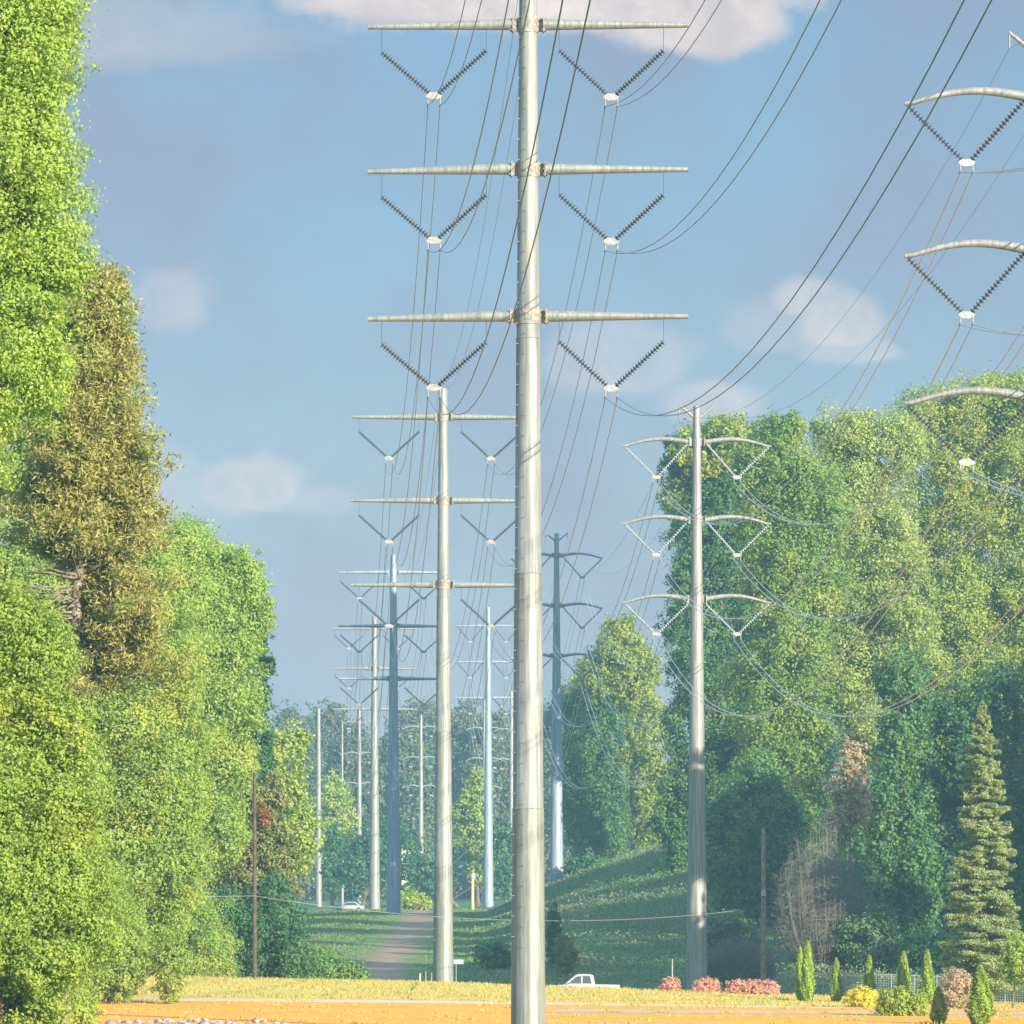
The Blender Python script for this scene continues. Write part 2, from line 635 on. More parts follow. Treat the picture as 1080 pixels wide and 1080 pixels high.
def grass_field():
    n = 150000
    x = RNG.uniform(-36, 42, n)
    y = RNG.uniform(205, 316, n)
    dens = .04 + .12 * (vnoise(x, y, .25, 21) > .2) + .70 * ss(y + 8 * vnoise(x, y, .12, 3), 256, 270)
    path_y = np.interp(x, [-60, -20, 0, 30, 75], [263, 262, 261, 258, 254])
    drv_y = np.interp(x, [2, 20, 40, 75], [246, 243, 240, 236])
    keep = (RNG.uniform(size=n) < dens) & (np.abs(y - path_y) > 2.4) & ~((np.abs(y - drv_y) < 3.1) & (x > 2))
    x, y = x[keep], y[keep]
    h = RNG.uniform(.04, .15, len(x)) * np.clip(1 + 1.3 * vnoise(x, y, .35, 5), .25, 2.4)
    # scattered weed tufts on the clay and along the path
    cx, cy = RNG.uniform(-36, 42, 420), RNG.uniform(208, 318, 420)
    k = RNG.integers(0, 420, 16000)
    tx, ty = cx[k] + RNG.normal(0, .22, 16000), cy[k] + RNG.normal(0, .35, 16000)
    x, y = np.concatenate([x, tx]), np.concatenate([y, ty])
    h = np.concatenate([h, RNG.uniform(.05, .20, 16000)])
    V, Q = blades(x, y, h, RNG.uniform(.05, .11, len(x)))
    tag(link('dry_grass', npmesh('dry_grass', V, Q), L['gold']), 'short golden dry grass covering the open field in front of the trees', 'grass', kind='stuff')


def hill_weeds():
    # right-hand slope: rank weeds
    n = 170000
    x = RNG.uniform(-4, 62, n)
    y = RNG.uniform(354, 600, n)
    keep = (x > -5 + .004 * (y - 354)) & (x < .115 * y + 6)
    x, y = x[keep], y[keep]
    hh = .22 + .85 * np.clip(vnoise(x, y, .16, 9) + .45, 0, 1.2) * ss(x, -2, 8)
    z = gz(x, y) + RNG.uniform(0, 1, len(x)) ** .7 * hh
    P = np.stack([x, y, z], 1)
    N = RNG.normal(size=P.shape) * .8 + np.array([.1, -.4, .7])
    V, Q = kites(P, N, RNG.uniform(.10, .36, len(x)), .5)
    tag(link('weeds', npmesh('weeds', V, Q), L['weed']), 'rank green weeds covering the shaded slope right of the gravel track', 'weeds', kind='stuff')
    # mown green bank round the gravel track
    n = 90000
    x = RNG.uniform(-46, 3, n)
    y = RNG.uniform(353, 720, n)
    tx = np.interp(y, [352, 420, 540, 620, 720], [-10.5, -11, -10.2, -12, -15])
    keep = np.abs(x - tx) > 2.9 + 1.5 * vnoise(x, y, .5, 2) - 1.0 * RNG.uniform(size=n) ** 3
    x, y = x[keep], y[keep]
    h = RNG.uniform(.08, .24, len(x))
    V, Q = blades(x, y, h, RNG.uniform(.08, .16, len(x)))
    tag(link('grass', npmesh('grass', V, Q), L['lawn']), 'short green grass on the bank beside the gravel track', 'grass', kind='stuff')


grass_field()
hill_weeds()


# ------------------------------------------------------------------ plants
def lobe(px, py, rx, ry, Y, dy=0.0, depth=None):
    """a foliage mass seen at px,py with radii rx,ry (all in photo units) standing at distance Y -> metric ellipsoid"""
    k = Y / F
    return (X_at(px, Y), Y + dy, Z_at(py, Y), rx * k, (depth if depth else rx * k * .9), ry * k)


def foliage(lobes, leaf, cover, clump=(.16, .30), droop=0.0, rng=RNG, aspect=.6, cmin=.5, shell=.5):
    """leafy mass: clumps on the shells of ellipsoids, leaves on the clumps.  World coordinates."""
    Ps, Ns, Ss = [], [], []
    full = []
    for (cx, cy, cz, rx, ry, rz) in lobes:
        if min(rx, rz) < 1.5:
            full.append((cx, cy, cz, rx, ry, rz, 1.0))
            continue
        full.append((cx, cy, cz, rx * .9, ry * .9, rz * .92, .72))
        for _ in range(5 if rx < 5 else 6):
            d = rng.normal(size=3)
            d /= np.linalg.norm(d)
            f, q = rng.uniform(.62, .84), rng.uniform(.28, .5)
            rr = min(rx, rz) * q
            full.append((cx + d[0] * rx * f, cy + d[1] * ry * f, cz + d[2] * rz * f, rr * 1.05, rr * 1.05, rr * rng.uniform(.75, 1.25), .8))
    for (cx, cy, cz, rx, ry, rz, kk) in full:
        C = np.array([cx, cy, cz])
        Rr = np.array([rx, ry, rz])
        area = 4 * np.pi * (((rx * ry) ** 1.6 + (rx * rz) ** 1.6 + (ry * rz) ** 1.6) / 3) ** (1 / 1.6)
        nl = int(cover * kk * area / (leaf * leaf * aspect * .5))
        rm = min(rx, ry, rz)
        rc_m = max(cmin, rm * np.mean(clump))
        nc = max(8, int(area / (rc_m * rc_m) * .8))
        d = rng.normal(size=(nc, 3))
        d /= np.linalg.norm(d, axis=1, keepdims=True)
        rad = rng.uniform(shell, 1.0, (nc, 1)) ** .7 * (1 + .17 * np.clip(rng.normal(size=(nc, 1)), -2, 1.9))
        cc = C + d * Rr * rad
        rc = np.maximum(cmin * .7, rm * rng.uniform(clump[0] * .6, clump[1] * 1.15, nc))
        w = rc ** 2
        idx = rng.choice(nc, nl, p=w / w.sum())
        e = rng.normal(size=(nl, 3))
        e /= np.linalg.norm(e, axis=1, keepdims=True)
        q = rng.uniform(0, 1, (nl, 1)) ** .4
        off = e * q * rc[idx][:, None] * np.array([1, 1, .72])
        stray = rng.uniform(size=(nl, 1)) < .12
        off = np.where(stray, off * rng.uniform(1.3, 2.1, (nl, 1)), off)
        if droop:
            off[:, 2] -= rng.uniform(0, 1, nl) ** 2 * rc[idx] * droop
        P = cc[idx] + off
        N = e * .55 + d[idx] * .55 + rng.normal(size=(nl, 3)) * .5 + np.array([0, 0, .25])
        Ps.append(P)
        Ns.append(N)
        Ss.append(leaf * rng.uniform(.6, 1.35, nl))
    return np.concatenate(Ps), np.concatenate(Ns), np.concatenate(Ss)


def local(V, loc): return V - np.array(loc)


def trunk_mesh(mb, base, top, r0, r1, wob=.25, seg=8, n=7):
    pts, rad = [], []
    for i in range(n):
        t = i / (n - 1)
        p = Vector(base).lerp(Vector(top), t)
        if 0 < i < n - 1:
            p += Vector((random.uniform(-wob, wob), random.uniform(-wob, wob), 0))
        pts.append(p)
        rad.append((r0 + (r1 - r0) * t) * (1.35 if i == 0 else 1))
    mb.tube(pts, rad, seg)
    return pts


def tree(name, label, cat, lobes, leaf, mat, cover=2.6, base=None, r0=.3, group=None, bark=None, droop=0.0, limbs=2, clump=(.16, .30), cmin=.5, aspect=.6,
         extra=()):
    """a tree or shrub standing on the ground under its crown: trunk with limbs + crown"""
    w = [l[3] * l[5] for l in lobes]
    if base is None:
        bx = sum(l[0] * k for l, k in zip(lobes, w)) / sum(w)
        by = sum(l[1] * k for l, k in zip(lobes, w)) / sum(w)
    else:
        bx, by = base
    bz = gzf(bx, by)
    loc = (bx, by, bz)
    root = thing(name, label, cat, loc, 0, group)
    top = max(lobes, key=lambda l: l[2])
    mb = MB()
    tp = Vector((top[0] - bx, top[1] - by, top[2] - bz + top[5] * .3))
    pts = trunk_mesh(mb, (0, 0, -.3), tp, r0, r0 * .18, wob=r0 * .8)
    for l in lobes:
        c = Vector((l[0] - bx, l[1] - by, l[2] - bz))
        for _ in range(limbs):
            e = c + Vector((random.uniform(-.75, .75) * l[3], random.uniform(-.75, .75) * l[4], random.uniform(-.4, .75) * l[5]))
            zs = max(.25 * e.z, e.z - .55 * math.hypot(e.x, e.y) - l[5] * .6)
            t = min(.95, max(.05, zs / max(tp.z, .1)))
            a = Vector((0, 0, -.3)).lerp(tp, t)
            mid = a.lerp(e, .5) + Vector((random.uniform(-.3, .3), random.uniform(-.3, .3), .12 * (e - a).length * .5))
            rr = r0 * (1 - .8 * t) * .5
            mb.tube([a, mid, e], [rr, rr * .6, rr * .2], 6)
    mb.build('trunk', bark or M_BARK, root)
    P, N, Sz = foliage(lobes, leaf, cover, clump, droop, cmin=cmin, aspect=aspect)
    V, Q = kites(local(P, loc), N, Sz, aspect)
    crown = link('crown', npmesh('crown', V, Q), L[mat] if isinstance(mat, str) else mat, root)
    for (lb, mt, lf, pname) in extra:
        P, N, Sz = foliage(lb, lf, cover, clump, droop, cmin=cmin, aspect=aspect)
        V, Q = kites(local(P, loc), N, Sz, aspect)
        link(pname, npmesh(pname, V, Q), L[mt], root)
    return root


def shrub(name, label, cat, lobes, leaf, mat, cover=2.6, group=None, droop=0.0, clump=(.18, .34), cmin=.12, aspect=.6):
    """a low plant: short stems + foliage reaching the ground"""
    bx = sum(l[0] for l in lobes) / len(lobes)
    by = sum(l[1] for l in lobes) / len(lobes)
    bz = gzf(bx, by)
    loc = (bx, by, bz)
    root = thing(name, label, cat, loc, 0, group)
    fixed = []
    for l in lobes:          # foliage reaches the soil
        g_ = gzf(l[0], l[1])
        if l[2] - l[5] > g_ - .05:
            t_ = l[2] + l[5]
            l = (l[0], l[1], (t_ + g_ - .1) / 2, l[3], l[4], (t_ - g_ + .1) / 2)
        fixed.append(l)
    lobes = fixed
    mb = MB()
    for l in lobes:
        for _ in range(4):
            e = Vector((l[0] - bx + random.uniform(-.5, .5) * l[3], l[1] - by + random.uniform(-.5, .5) * l[4], l[2] - bz + random.uniform(0, .5) * l[5]))
            mb.tube([(random.uniform(-.1, .1), random.uniform(-.1, .1), -.15), e * .5, e], [.05, .035, .012], 5)
    mb.build('stem', M_BARK, root)
    P, N, Sz = foliage(lobes, leaf, cover, clump, droop, cmin=cmin, aspect=aspect)
    ok = P[:, 2] > gz(P[:, 0], P[:, 1]) + .02
    V, Q = kites(local(P[ok], loc), N[ok], Sz[ok], aspect)
    link('foliage', npmesh('foliage', V, Q), L[mat], root)
    return root


def Lb(Y, *rows, depth=None):
    return [lobe(a, b, c, d, Y, dy=random.uniform(-.6, .6) * c * Y / F * .4, depth=depth) for (a, b, c, d) in rows]


# ---- left-hand trees
tree('broadleaf_tree', 'towering bright green tree at the upper left edge, its top running out of view', 'tree',
     Lb(125, (-20, 30, 92, 90), (25, 65, 62, 55), (-30, 150, 90, 80), (15, 130, 58, 55), (-10, 250, 85, 80), (25, 310, 68, 62), (-15, 380, 85, 75),
        (25, 395, 52, 55), (-35, 470, 50, 70), (40, 240, 58, 70), (30, 170, 60, 60), (-40, -70, 90, 80), (35, 0, 55, 60)), .112, 'bright', 1.5, r0=.42, base=(-15.5, 125), limbs=3, clump=(.2, .42), cmin=.32)
tree('broadleaf_tree', 'bright yellow-green tree foliage filling the lower left corner in front of the pine', 'tree',
     Lb(132, (-10, 690, 72, 85), (30, 690, 45, 65), (55, 840, 70, 70), (75, 960, 60, 70), (40, 920, 80, 80), (25, 760, 62, 75), (-20, 800, 70, 90), (25, 880, 75, 90), (-10, 960, 85, 90), (45, 990, 62, 75), (10, 1050, 75, 60), (60, 905, 40, 55)),
     .112, 'bright', 1.6, r0=.3, base=(-14.5, 133), limbs=3, clump=(.2, .42), cmin=.35)


def pine(label, px, Y, top_py, side):
    bx = X_at(px, Y)
    bz = gzf(bx, Y)
    loc = (bx, Y, bz)
    root = thing('pine_tree', label, 'tree', loc)
    H = Z_at(top_py, Y) - bz
    mb = MB()
    pts = trunk_mesh(mb, (0, 0, -.3), (1.2, 0, H), .34, .08, .1, 9, 10)
    Ps, Ns, Ss = [], [], []
    for i in range(300):
        z = H * random.uniform(.44, .985)
        t = z / H
        a = random.uniform(0, 2 * math.pi)
        ln = (.5 + 3.35 * min(1, (1 - t) * 1.7) ** .8) * random.uniform(.55, 1.0) * (1 if t > .5 else .55 + .9 * t)
        if t < .64 and (math.cos(a) < .2 or math.sin(a) < -.55):
            if random.random() < .9:
                # bare dead limb
                ln *= .75
                s = Vector((1.2 * t, 0, z))
                e = s + Vector((math.cos(a) * ln, math.sin(a) * ln, random.uniform(-.5, .8)))
                mb.tube([s, s.lerp(e, .5) + Vector((0, 0, random.uniform(-.15, .25))), e], [.045, .03, .012], 6)
                continue
        s = Vector((1.2 * t, 0, z))
        e = s + Vector((math.cos(a) * ln, math.sin(a) * ln, ln * random.uniform(.05, .4)))
        mb.tube([s, s.lerp(e, .5) - Vector((0, 0, .1)), e], [.06, .04, .015], 5)
        for k in range(9):
            c = s.lerp(e, .3 + .75 * random.random()) + Vector((random.uniform(-.6, .6), random.uniform(-.6, .6), random.uniform(-.3, .5)))
            n = 100
            d = RNG.normal(size=(n, 3))
            d /= np.linalg.norm(d, axis=1, keepdims=True)
            d[:, 2] = d[:, 2] * .7 + .2
            r = RNG.uniform(.1, .62, (n, 1))
            Ps.append(np.array(c) + d * r)
            Ns.append(d + RNG.normal(size=(n, 3)) * .9)
            Ss.append(RNG.uniform(.12, .28, n))
    mb.build('trunk', M_BARKP, root)
    V, Q = kites(np.concatenate(Ps), np.concatenate(Ns), np.concatenate(Ss), .26)
    link('crown', npmesh('crown', V, Q), L['pine'], root)
    return root


pine('tall brownish pine with bare lower limbs behind the bright left-hand trees', 62, 160, 292, 1)
tree('broadleaf_tree', 'mid green tree below the brown pine with rounded crowns down to the shrubs', 'tree',
     Lb(262, (100, 640, 75, 80), (150, 660, 70, 100), (60, 700, 70, 100), (175, 800, 50, 110), (130, 860, 80, 110), (120, 760, 80, 90), (140, 700, 60, 75), (85, 760, 75, 90), (150, 800, 58, 90), (110, 880, 75, 90), (165, 900, 50, 70), (85, 960, 60, 60), (130, 960, 60, 60), (180, 930, 34, 60), (100, 1010, 50, 50), (50, 640, 52, 60), (15, 560, 40, 60), (10, 480, 40, 50)),
     .18, 'fresh', 1.8, r0=.36, limbs=3, cmin=.45, clump=(.2, .4))
tree('broadleaf_tree', 'rounded green tree with a domed top beside the open sky, behind the pine', 'tree',
     Lb(322, (195, 592, 42, 50), (232, 618, 40, 50), (252, 650, 30, 55), (205, 670, 60, 70), (240, 730, 42, 75), (190, 760, 60, 80), (222, 810, 48, 60), (165, 620, 40, 70), (190, 850, 45, 45), (190, 640, 60, 90), (170, 720, 60, 90), (262, 640, 24, 60), (225, 870, 40, 45), (180, 900, 50, 50)),
     .21, 'fresh', 1.7, r0=.4, limbs=3, cmin=.55, clump=(.2, .4))
tree('evergreen_tree', 'narrow dark green tree half hidden behind the rounded tree at the gap', 'tree',
     Lb(352, (268, 705, 22, 45), (264, 770, 26, 70), (258, 830, 30, 60), (266, 900, 26, 60)), .28, 'deep', 2.4, r0=.3)
tree('broadleaf_tree', 'dusky olive tree with browning leaves behind the wooden pole', 'tree',
     Lb(330, (225, 868, 48, 32), (275, 855, 28, 40), (200, 905, 40, 36), (255, 912, 50, 42), (296, 915, 22, 45)), .24, 'olive', 2.4, r0=.28,
     extra=((Lb(327, (279, 862, 7, 14)), 'rust', .22, 'rusty_leaves'),))
shrub('shrub', 'big dark green shrub behind the foot of the wooden pole', 'shrub',
      Lb(314, (250, 985, 48, 50), (288, 970, 34, 58), (305, 1005, 26, 34)), .2, 'deep', 2.4, droop=.8)
shrub('shrub', 'rounded dark green bush with drooping sprays left of the wooden pole', 'shrub',
      Lb(308, (205, 988, 42, 48), (190, 1010, 34, 34), (226, 1012, 24, 34)), .17, 'fresh', 2.6, droop=1.2, aspect=.4)
shrub('shrub', 'upright light green bush left of the rounded dark green bush', 'shrub',
      Lb(304, (157, 1000, 24, 46), (150, 1015, 26, 32)), .15, 'fresh', 2.6, droop=.5)
shrub('shrub', 'leafy green thicket at the left edge of the golden field', 'shrub',
      Lb(256, (112, 975, 40, 60), (85, 1000, 40, 55), (130, 1005, 24, 40), (60, 985, 50, 60), (180, 1010, 18, 30)), .16, 'fresh', 2.6)
shrub('shrub', 'low weedy shrub on the field edge right of the wooden pole', 'shrub',
      Lb(322, (330, 1018, 36, 20), (362, 1024, 26, 12), (305, 1022, 28, 14)), .2, 'mid', 2.4)
shrub('shrub', 'bushy green weeds at the near left corner of the orange clay', 'shrub',
      Lb(205, (50, 1058, 44, 38), (20, 1055, 40, 50), (85, 1060, 18, 22)), .14, 'bright', 2.6)
tree('broadleaf_tree', 'slim yellowish tree in the gap right of the dark narrow tree', 'tree',
     Lb(480, (305, 800, 24, 38), (300, 855, 26, 45), (318, 880, 22, 45), (296, 905, 24, 35)), .4, 'lime', 1.8, r0=.22, limbs=3, droop=.6)

# ---- far wood in the gap: trees one can still tell apart
far_spec = [
    ('hazy grey-green tree at the left of the far wood', 305, 745, 1050, 'far'),
    ('taller hazy tree behind the bare far pole', 345, 735, 1120, 'far'),
    ('dull green far tree left of the straight-armed pole line', 375, 760, 1000, 'far'),
    ('hazy far tree between two distant pole shafts', 425, 752, 1060, 'far'),
    ('brownish hazy far tree behind the narrow-armed poles', 462, 742, 1150, 'far'),
    ('dark hazy tree sticking up over the far wood', 440, 735, 1180, 'far'),
    ('hazy far tree just left of the tallest pole', 525, 752, 1020, 'far'),
    ('hazy far tree right behind the tallest pole', 565, 735, 1080, 'far'),
    ('hazy far tree beside the dark curved-arm pole', 600, 722, 960, 'far'),
    ('hazy grey tree in the middle of the far wood', 492, 738, 1100, 'far'),
]
for i, (lb, px, top, Y, mt) in enumerate(far_spec):
    h = 940 - top
    tree('broadleaf_tree', lb, 'tree', Lb(Y, (px, top + 30, 22, 32), (px - 14, top + 70, 26, 45), (px + 16, top + 75, 24, 48), (px, top + 130, 32, 60), (px + 8, top + 180, 30, 50)),
         .75, mt, 1.9, r0=.4, group='trees of the far wood', clump=(.2, .36), cmin=1.0)
tree('broadleaf_tree', 'sunlit yellow-green tree low in the gap beside the third pole', 'tree',
     Lb(830, (503, 835, 16, 26), (498, 870, 22, 40), (512, 900, 20, 36)), .55, 'lime', 1.9, r0=.3, cmin=.8)
tree('broadleaf_tree', 'small yellow-green tree among the pale distant shafts on the left of the gap', 'tree',
     Lb(860, (350, 840, 20, 26), (356, 870, 22, 40), (345, 910, 22, 34)), .55, 'lime', 1.9, r0=.3, cmin=.8)
tree('broadleaf_tree', 'dark green tree at the end of the gravel track', 'tree',
     Lb(780, (350, 905, 14, 40), (405, 900, 18, 45), (380, 915, 22, 36)), .55, 'deep', 1.9, r0=.3, cmin=.8)
tree('broadleaf_tree', 'dark teal tree low between the second pole and the blue-grey pole', 'tree',
     Lb(800, (432, 905, 16, 40), (452, 925, 16, 26), (530, 905, 22, 45)), .55, 'deep', 1.9, r0=.3, cmin=.8)
shrub('shrub', 'yellow-green shrub where the gravel track tops the rise', 'shrub',
      Lb(640, (432, 950, 18, 10), (446, 953, 10, 8)), .4, 'lime', 2.2)


def wood():
    """the far-off wood as one mass"""
    Ps, Ns, Ss = [], [], []
    lobes = []
    for i in range(150):
        y = random.uniform(1000, 1500)
        x = random.uniform(-.16, .16) * y
        z0 = gzf(x, y)
        hgt = random.uniform(17, 25) * (1.0 if abs(x) > 60 else .9) + (8 if abs(x) > 90 else 0)
        r = random.uniform(5, 8)
        lobes.append((x, y, z0 + hgt * .62, r, r, hgt * .4))
        lobes.append((x + 2, y - 2, z0 + hgt * .25, r * 1.05, r, hgt * .3))
    P, N, Sz = foliage(lobes, 1.15, 1.3, (.2, .36), cmin=1.2)
    V, Q = kites(P, N, Sz, .6)
    tag(link('wood', npmesh('wood', V, Q), L['far']), 'hazy far wood closing the gap at the end of the power line', 'wood', kind='stuff')


wood()

# ---- right-hand hillside trees
FG = 'tall trees on the right hillside'
tree('broadleaf_tree', 'yellow-green tree with a sunlit hanging column of leaves right of the dark curved-arm pole', 'tree',
     Lb(625, (655, 680, 26, 36), (632, 708, 30, 26), (668, 715, 32, 42), (683, 790, 26, 70), (685, 860, 24, 52)), .42, 'forest', 2.2, r0=.4, group=FG, droop=.7, cmin=.7)
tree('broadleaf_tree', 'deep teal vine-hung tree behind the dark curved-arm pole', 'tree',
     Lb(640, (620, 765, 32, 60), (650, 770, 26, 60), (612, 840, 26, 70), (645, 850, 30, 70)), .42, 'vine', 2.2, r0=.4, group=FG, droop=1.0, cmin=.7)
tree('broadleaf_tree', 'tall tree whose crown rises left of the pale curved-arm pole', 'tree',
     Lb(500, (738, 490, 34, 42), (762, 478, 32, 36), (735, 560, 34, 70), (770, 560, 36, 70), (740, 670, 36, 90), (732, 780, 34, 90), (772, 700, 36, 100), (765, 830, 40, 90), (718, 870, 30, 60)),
     .33, 'vine', 1.9, r0=.5, group=FG, droop=.9, cmin=.8, extra=((Lb(496, (740, 470, 32, 30), (770, 462, 34, 26)), 'forest', .4, 'sun_tinted_top'),))  # sunlight on the crown top is put in as yellower leaf colour
tree('broadleaf_tree', 'broad tree with a bright knob-like top against the sky, right of the pale pole', 'tree',
     Lb(442, (822, 462, 32, 28), (805, 500, 42, 40), (845, 505, 42, 42), (820, 570, 50, 60), (860, 580, 44, 70), (835, 660, 46, 70), (815, 740, 48, 80), (810, 830, 46, 80), (850, 790, 36, 90)),
     .30, 'forestg', 1.8, r0=.5, group=FG, droop=.8, cmin=.8, clump=(.2, .42))
tree('broadleaf_tree', 'sunlit pale green tree in the middle of the right hillside, rising to its skyline', 'tree',
     Lb(456, (895, 462, 44, 36), (930, 475, 46, 42), (880, 530, 50, 62), (925, 560, 54, 66), (900, 630, 48, 60), (950, 640, 44, 66), (890, 710, 42, 70), (925, 740, 48, 80)),
     .30, 'forestp', 1.7, r0=.5, group=FG, droop=.6, cmin=.8, clump=(.2, .42))
tree('broadleaf_tree', 'highest tree of the right hillside behind the nearest curved arms', 'tree',
     Lb(482, (985, 440, 48, 40), (1030, 430, 48, 40), (1075, 425, 50, 42), (1000, 520, 56, 66), (1060, 520, 60, 72), (985, 600, 48, 60), (1030, 620, 56, 70), (1085, 620, 52, 80), (1060, 700, 56, 70), (995, 680, 60, 70), (1000, 760, 60, 80), (1070, 780, 60, 80)),
     .31, 'forest', 1.8, r0=.55, group=FG, droop=.6, cmin=.8, clump=(.2, .42))
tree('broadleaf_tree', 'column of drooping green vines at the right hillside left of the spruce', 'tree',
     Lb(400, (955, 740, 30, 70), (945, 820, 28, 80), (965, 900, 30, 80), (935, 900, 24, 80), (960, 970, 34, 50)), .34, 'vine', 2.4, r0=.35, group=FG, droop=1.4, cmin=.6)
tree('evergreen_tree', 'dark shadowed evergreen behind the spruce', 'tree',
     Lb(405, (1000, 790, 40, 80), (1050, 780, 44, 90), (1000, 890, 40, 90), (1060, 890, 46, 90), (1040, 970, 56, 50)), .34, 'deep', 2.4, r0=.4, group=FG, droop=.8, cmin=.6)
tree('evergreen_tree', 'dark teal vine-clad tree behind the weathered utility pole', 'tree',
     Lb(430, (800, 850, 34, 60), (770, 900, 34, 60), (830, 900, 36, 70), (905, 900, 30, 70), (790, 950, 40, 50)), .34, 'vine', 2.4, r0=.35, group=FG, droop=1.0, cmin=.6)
# trees on the same hillside a step beyond the right edge; they throw the evening shade over the slope
for i, (x, y, top, lb) in enumerate(((46, 327, 33, 'tree leaning over the road verge beyond the right edge'), (50, 340, 33, 'tree nearest the road beyond the right edge of the hillside'), (58, 358, 27, 'second tree from the road beyond the right edge'),
                                     (66, 378, 34, 'third tree from the road beyond the right edge'), (62, 405, 35, 'tall tree upslope beyond the right edge'),
                                     (60, 434, 34, 'tree beside the highest tree beyond the right edge'), (66, 470, 38, 'uppermost tree beyond the right edge of the hillside'))):
    b = gzf(x, y) - CZ
    h = top - b
    lobes = [(x, y, CZ + b + h * .88, 3.6, 3.6, h * .12), (x - 2, y, CZ + b + h * .68, 5.6, 5.4, h * .18), (x + 2.5, y + 1, CZ + b + h * .6, 5.2, 5.4, h * .2),
             (x, y - 1, CZ + b + h * .38, 6.4, 6, h * .2), (x, y, CZ + b + h * .2, 5.5, 5.5, h * .18)]
    tree('broadleaf_tree', lb, 'tree', lobes, .6, 'forest', 2.2, r0=.5, group=FG, cmin=1.0)
tree('broadleaf_tree', 'rear tree whose crown shows over the gap between the front hillside trees', 'tree',
     Lb(545, (770, 500, 40, 42), (800, 490, 36, 44), (740, 540, 40, 60), (790, 580, 44, 70), (760, 660, 44, 80), (800, 700, 40, 90)), .5, 'forest', 2.0, r0=.5, group=FG, cmin=1.0)
tree('small_tree', 'small peach-coloured autumn tree on the right hillside', 'tree',
     Lb(392, (897, 800, 14, 22), (892, 835, 17, 28), (904, 850, 15, 26), (886, 866, 16, 14)), .28, 'peach', 2.0, r0=.16, cmin=.4)


def bare_bush(label, px, py, rx, ry, Y):
    x = X_at(px, Y)
    z = gzf(x, Y)
    root = thing('bare_bush', label, 'bush', (x, Y, z))
    mb = MB()
    k = Y / F
    H = Z_at(py - ry, Y) - z
    for i in range(700):
        a = random.uniform(0, 6.283)
        r = math.sqrt(random.random())
        hx, hy = math.cos(a) * r * rx * k, math.sin(a) * r * rx * k
        hh = H * random.uniform(.35, 1.0) * (1 - .45 * r * r)
        e = Vector((hx, hy, hh))
        s = Vector((hx * .45 + random.uniform(-.4, .4), hy * .45, -.1))
        mid = s.lerp(e, .55) + Vector((hx * .12, hy * .1, .2))
        mb.tube([s, mid, e], [.022, .014, .007], 3, False)
        for _ in range(14):
            t = random.uniform(.25, 1)
            p = s.lerp(e, t)
            q = p + Vector((random.uniform(-1.1, 1.1), random.uniform(-1, 1), random.uniform(-.5, .7)))
            mb.tube([p, q], [.013, .007], 3, False)
    mb.build('stems', M_TWIG, root)
    return root


bare_bush('grey-brown leafless bush thicket below the peach-coloured tree', 868, 935, 54, 80, 388)
bare_bush('low grey leafless thicket behind the red shrubs', 780, 1010, 40, 26, 372)
shrub('shrub', 'dark bush on the crest of the slope right of the dark curved-arm pole', 'shrub', Lb(560, (622, 915, 26, 11), (640, 918, 14, 9)), .34, 'deep', 2.6)
shrub('shrub', 'narrow dark evergreen shrub just right of the tallest pole', 'shrub', Lb(395, (584, 975, 8, 22)), .2, 'deep', 3.0)
shrub('shrub', 'brownish weedy shrub on the slope right of the narrow dark evergreen', 'shrub', Lb(385, (597, 1000, 14, 14)), .2, 'olive', 2.4)
for i, (px, py, rx, ry, Y, lb) in enumerate(((765, 985, 34, 26, 410, 'spreading green shrub right of the pale pole foot'), (520, 1002, 18, 12, 400, 'scrubby green shrub left of the tallest pole'),
                                             (915, 990, 36, 32, 385, 'dark green shrub behind the row of slim conifers'), (985, 1000, 40, 26, 380, 'dark green shrub left of the spruce foot'))):
    shrub('shrub', lb, 'shrub', Lb(Y, (px, py, rx, ry), (px + rx * .5, py + ry * .4, rx * .7, ry * .6)), .28, 'vine' if i % 2 else 'weed', 2.2, group='wild shrubs on the slope')


def conifer_layers(H, R, n, leaf, rng, per=60):
    Ps, Ns, Ss = [], [], []
    br = []
    for i in range(n):
        t = (i + random.random()) / n
        z = H * (.06 + .93 * t)
        ln = R * (1 - t) ** .62 * random.uniform(.6, 1.12) + .1
        a = random.uniform(0, 6.283)
        s = np.array([0, 0, z])
        e = np.array([math.cos(a) * ln, math.sin(a) * ln, z - ln * random.uniform(.05, .32)])
        br.append((s, e))
        m = max(10, int(per * ln))
        q = rng.uniform(.15, 1, (m, 1)) ** .8
        side = np.array([-math.sin(a), math.cos(a), 0])
        w = rng.normal(size=(m, 1)) * .16 * ln * (1.1 - q * .7)
        P = s + (e - s) * q + side * w + np.stack([np.zeros(m), np.zeros(m), -rng.uniform(0, .22, m) + .1 * (q[:, 0] > .85)], 1)
        Ps.append(P)
        Ns.append(np.array([math.cos(a) * .5, math.sin(a) * .5, .8]) + rng.normal(size=(m, 3)) * .55)
        Ss.append(leaf * rng.uniform(.6, 1.3, m))
    return np.concatenate(Ps), np.concatenate(Ns), np.concatenate(Ss), br


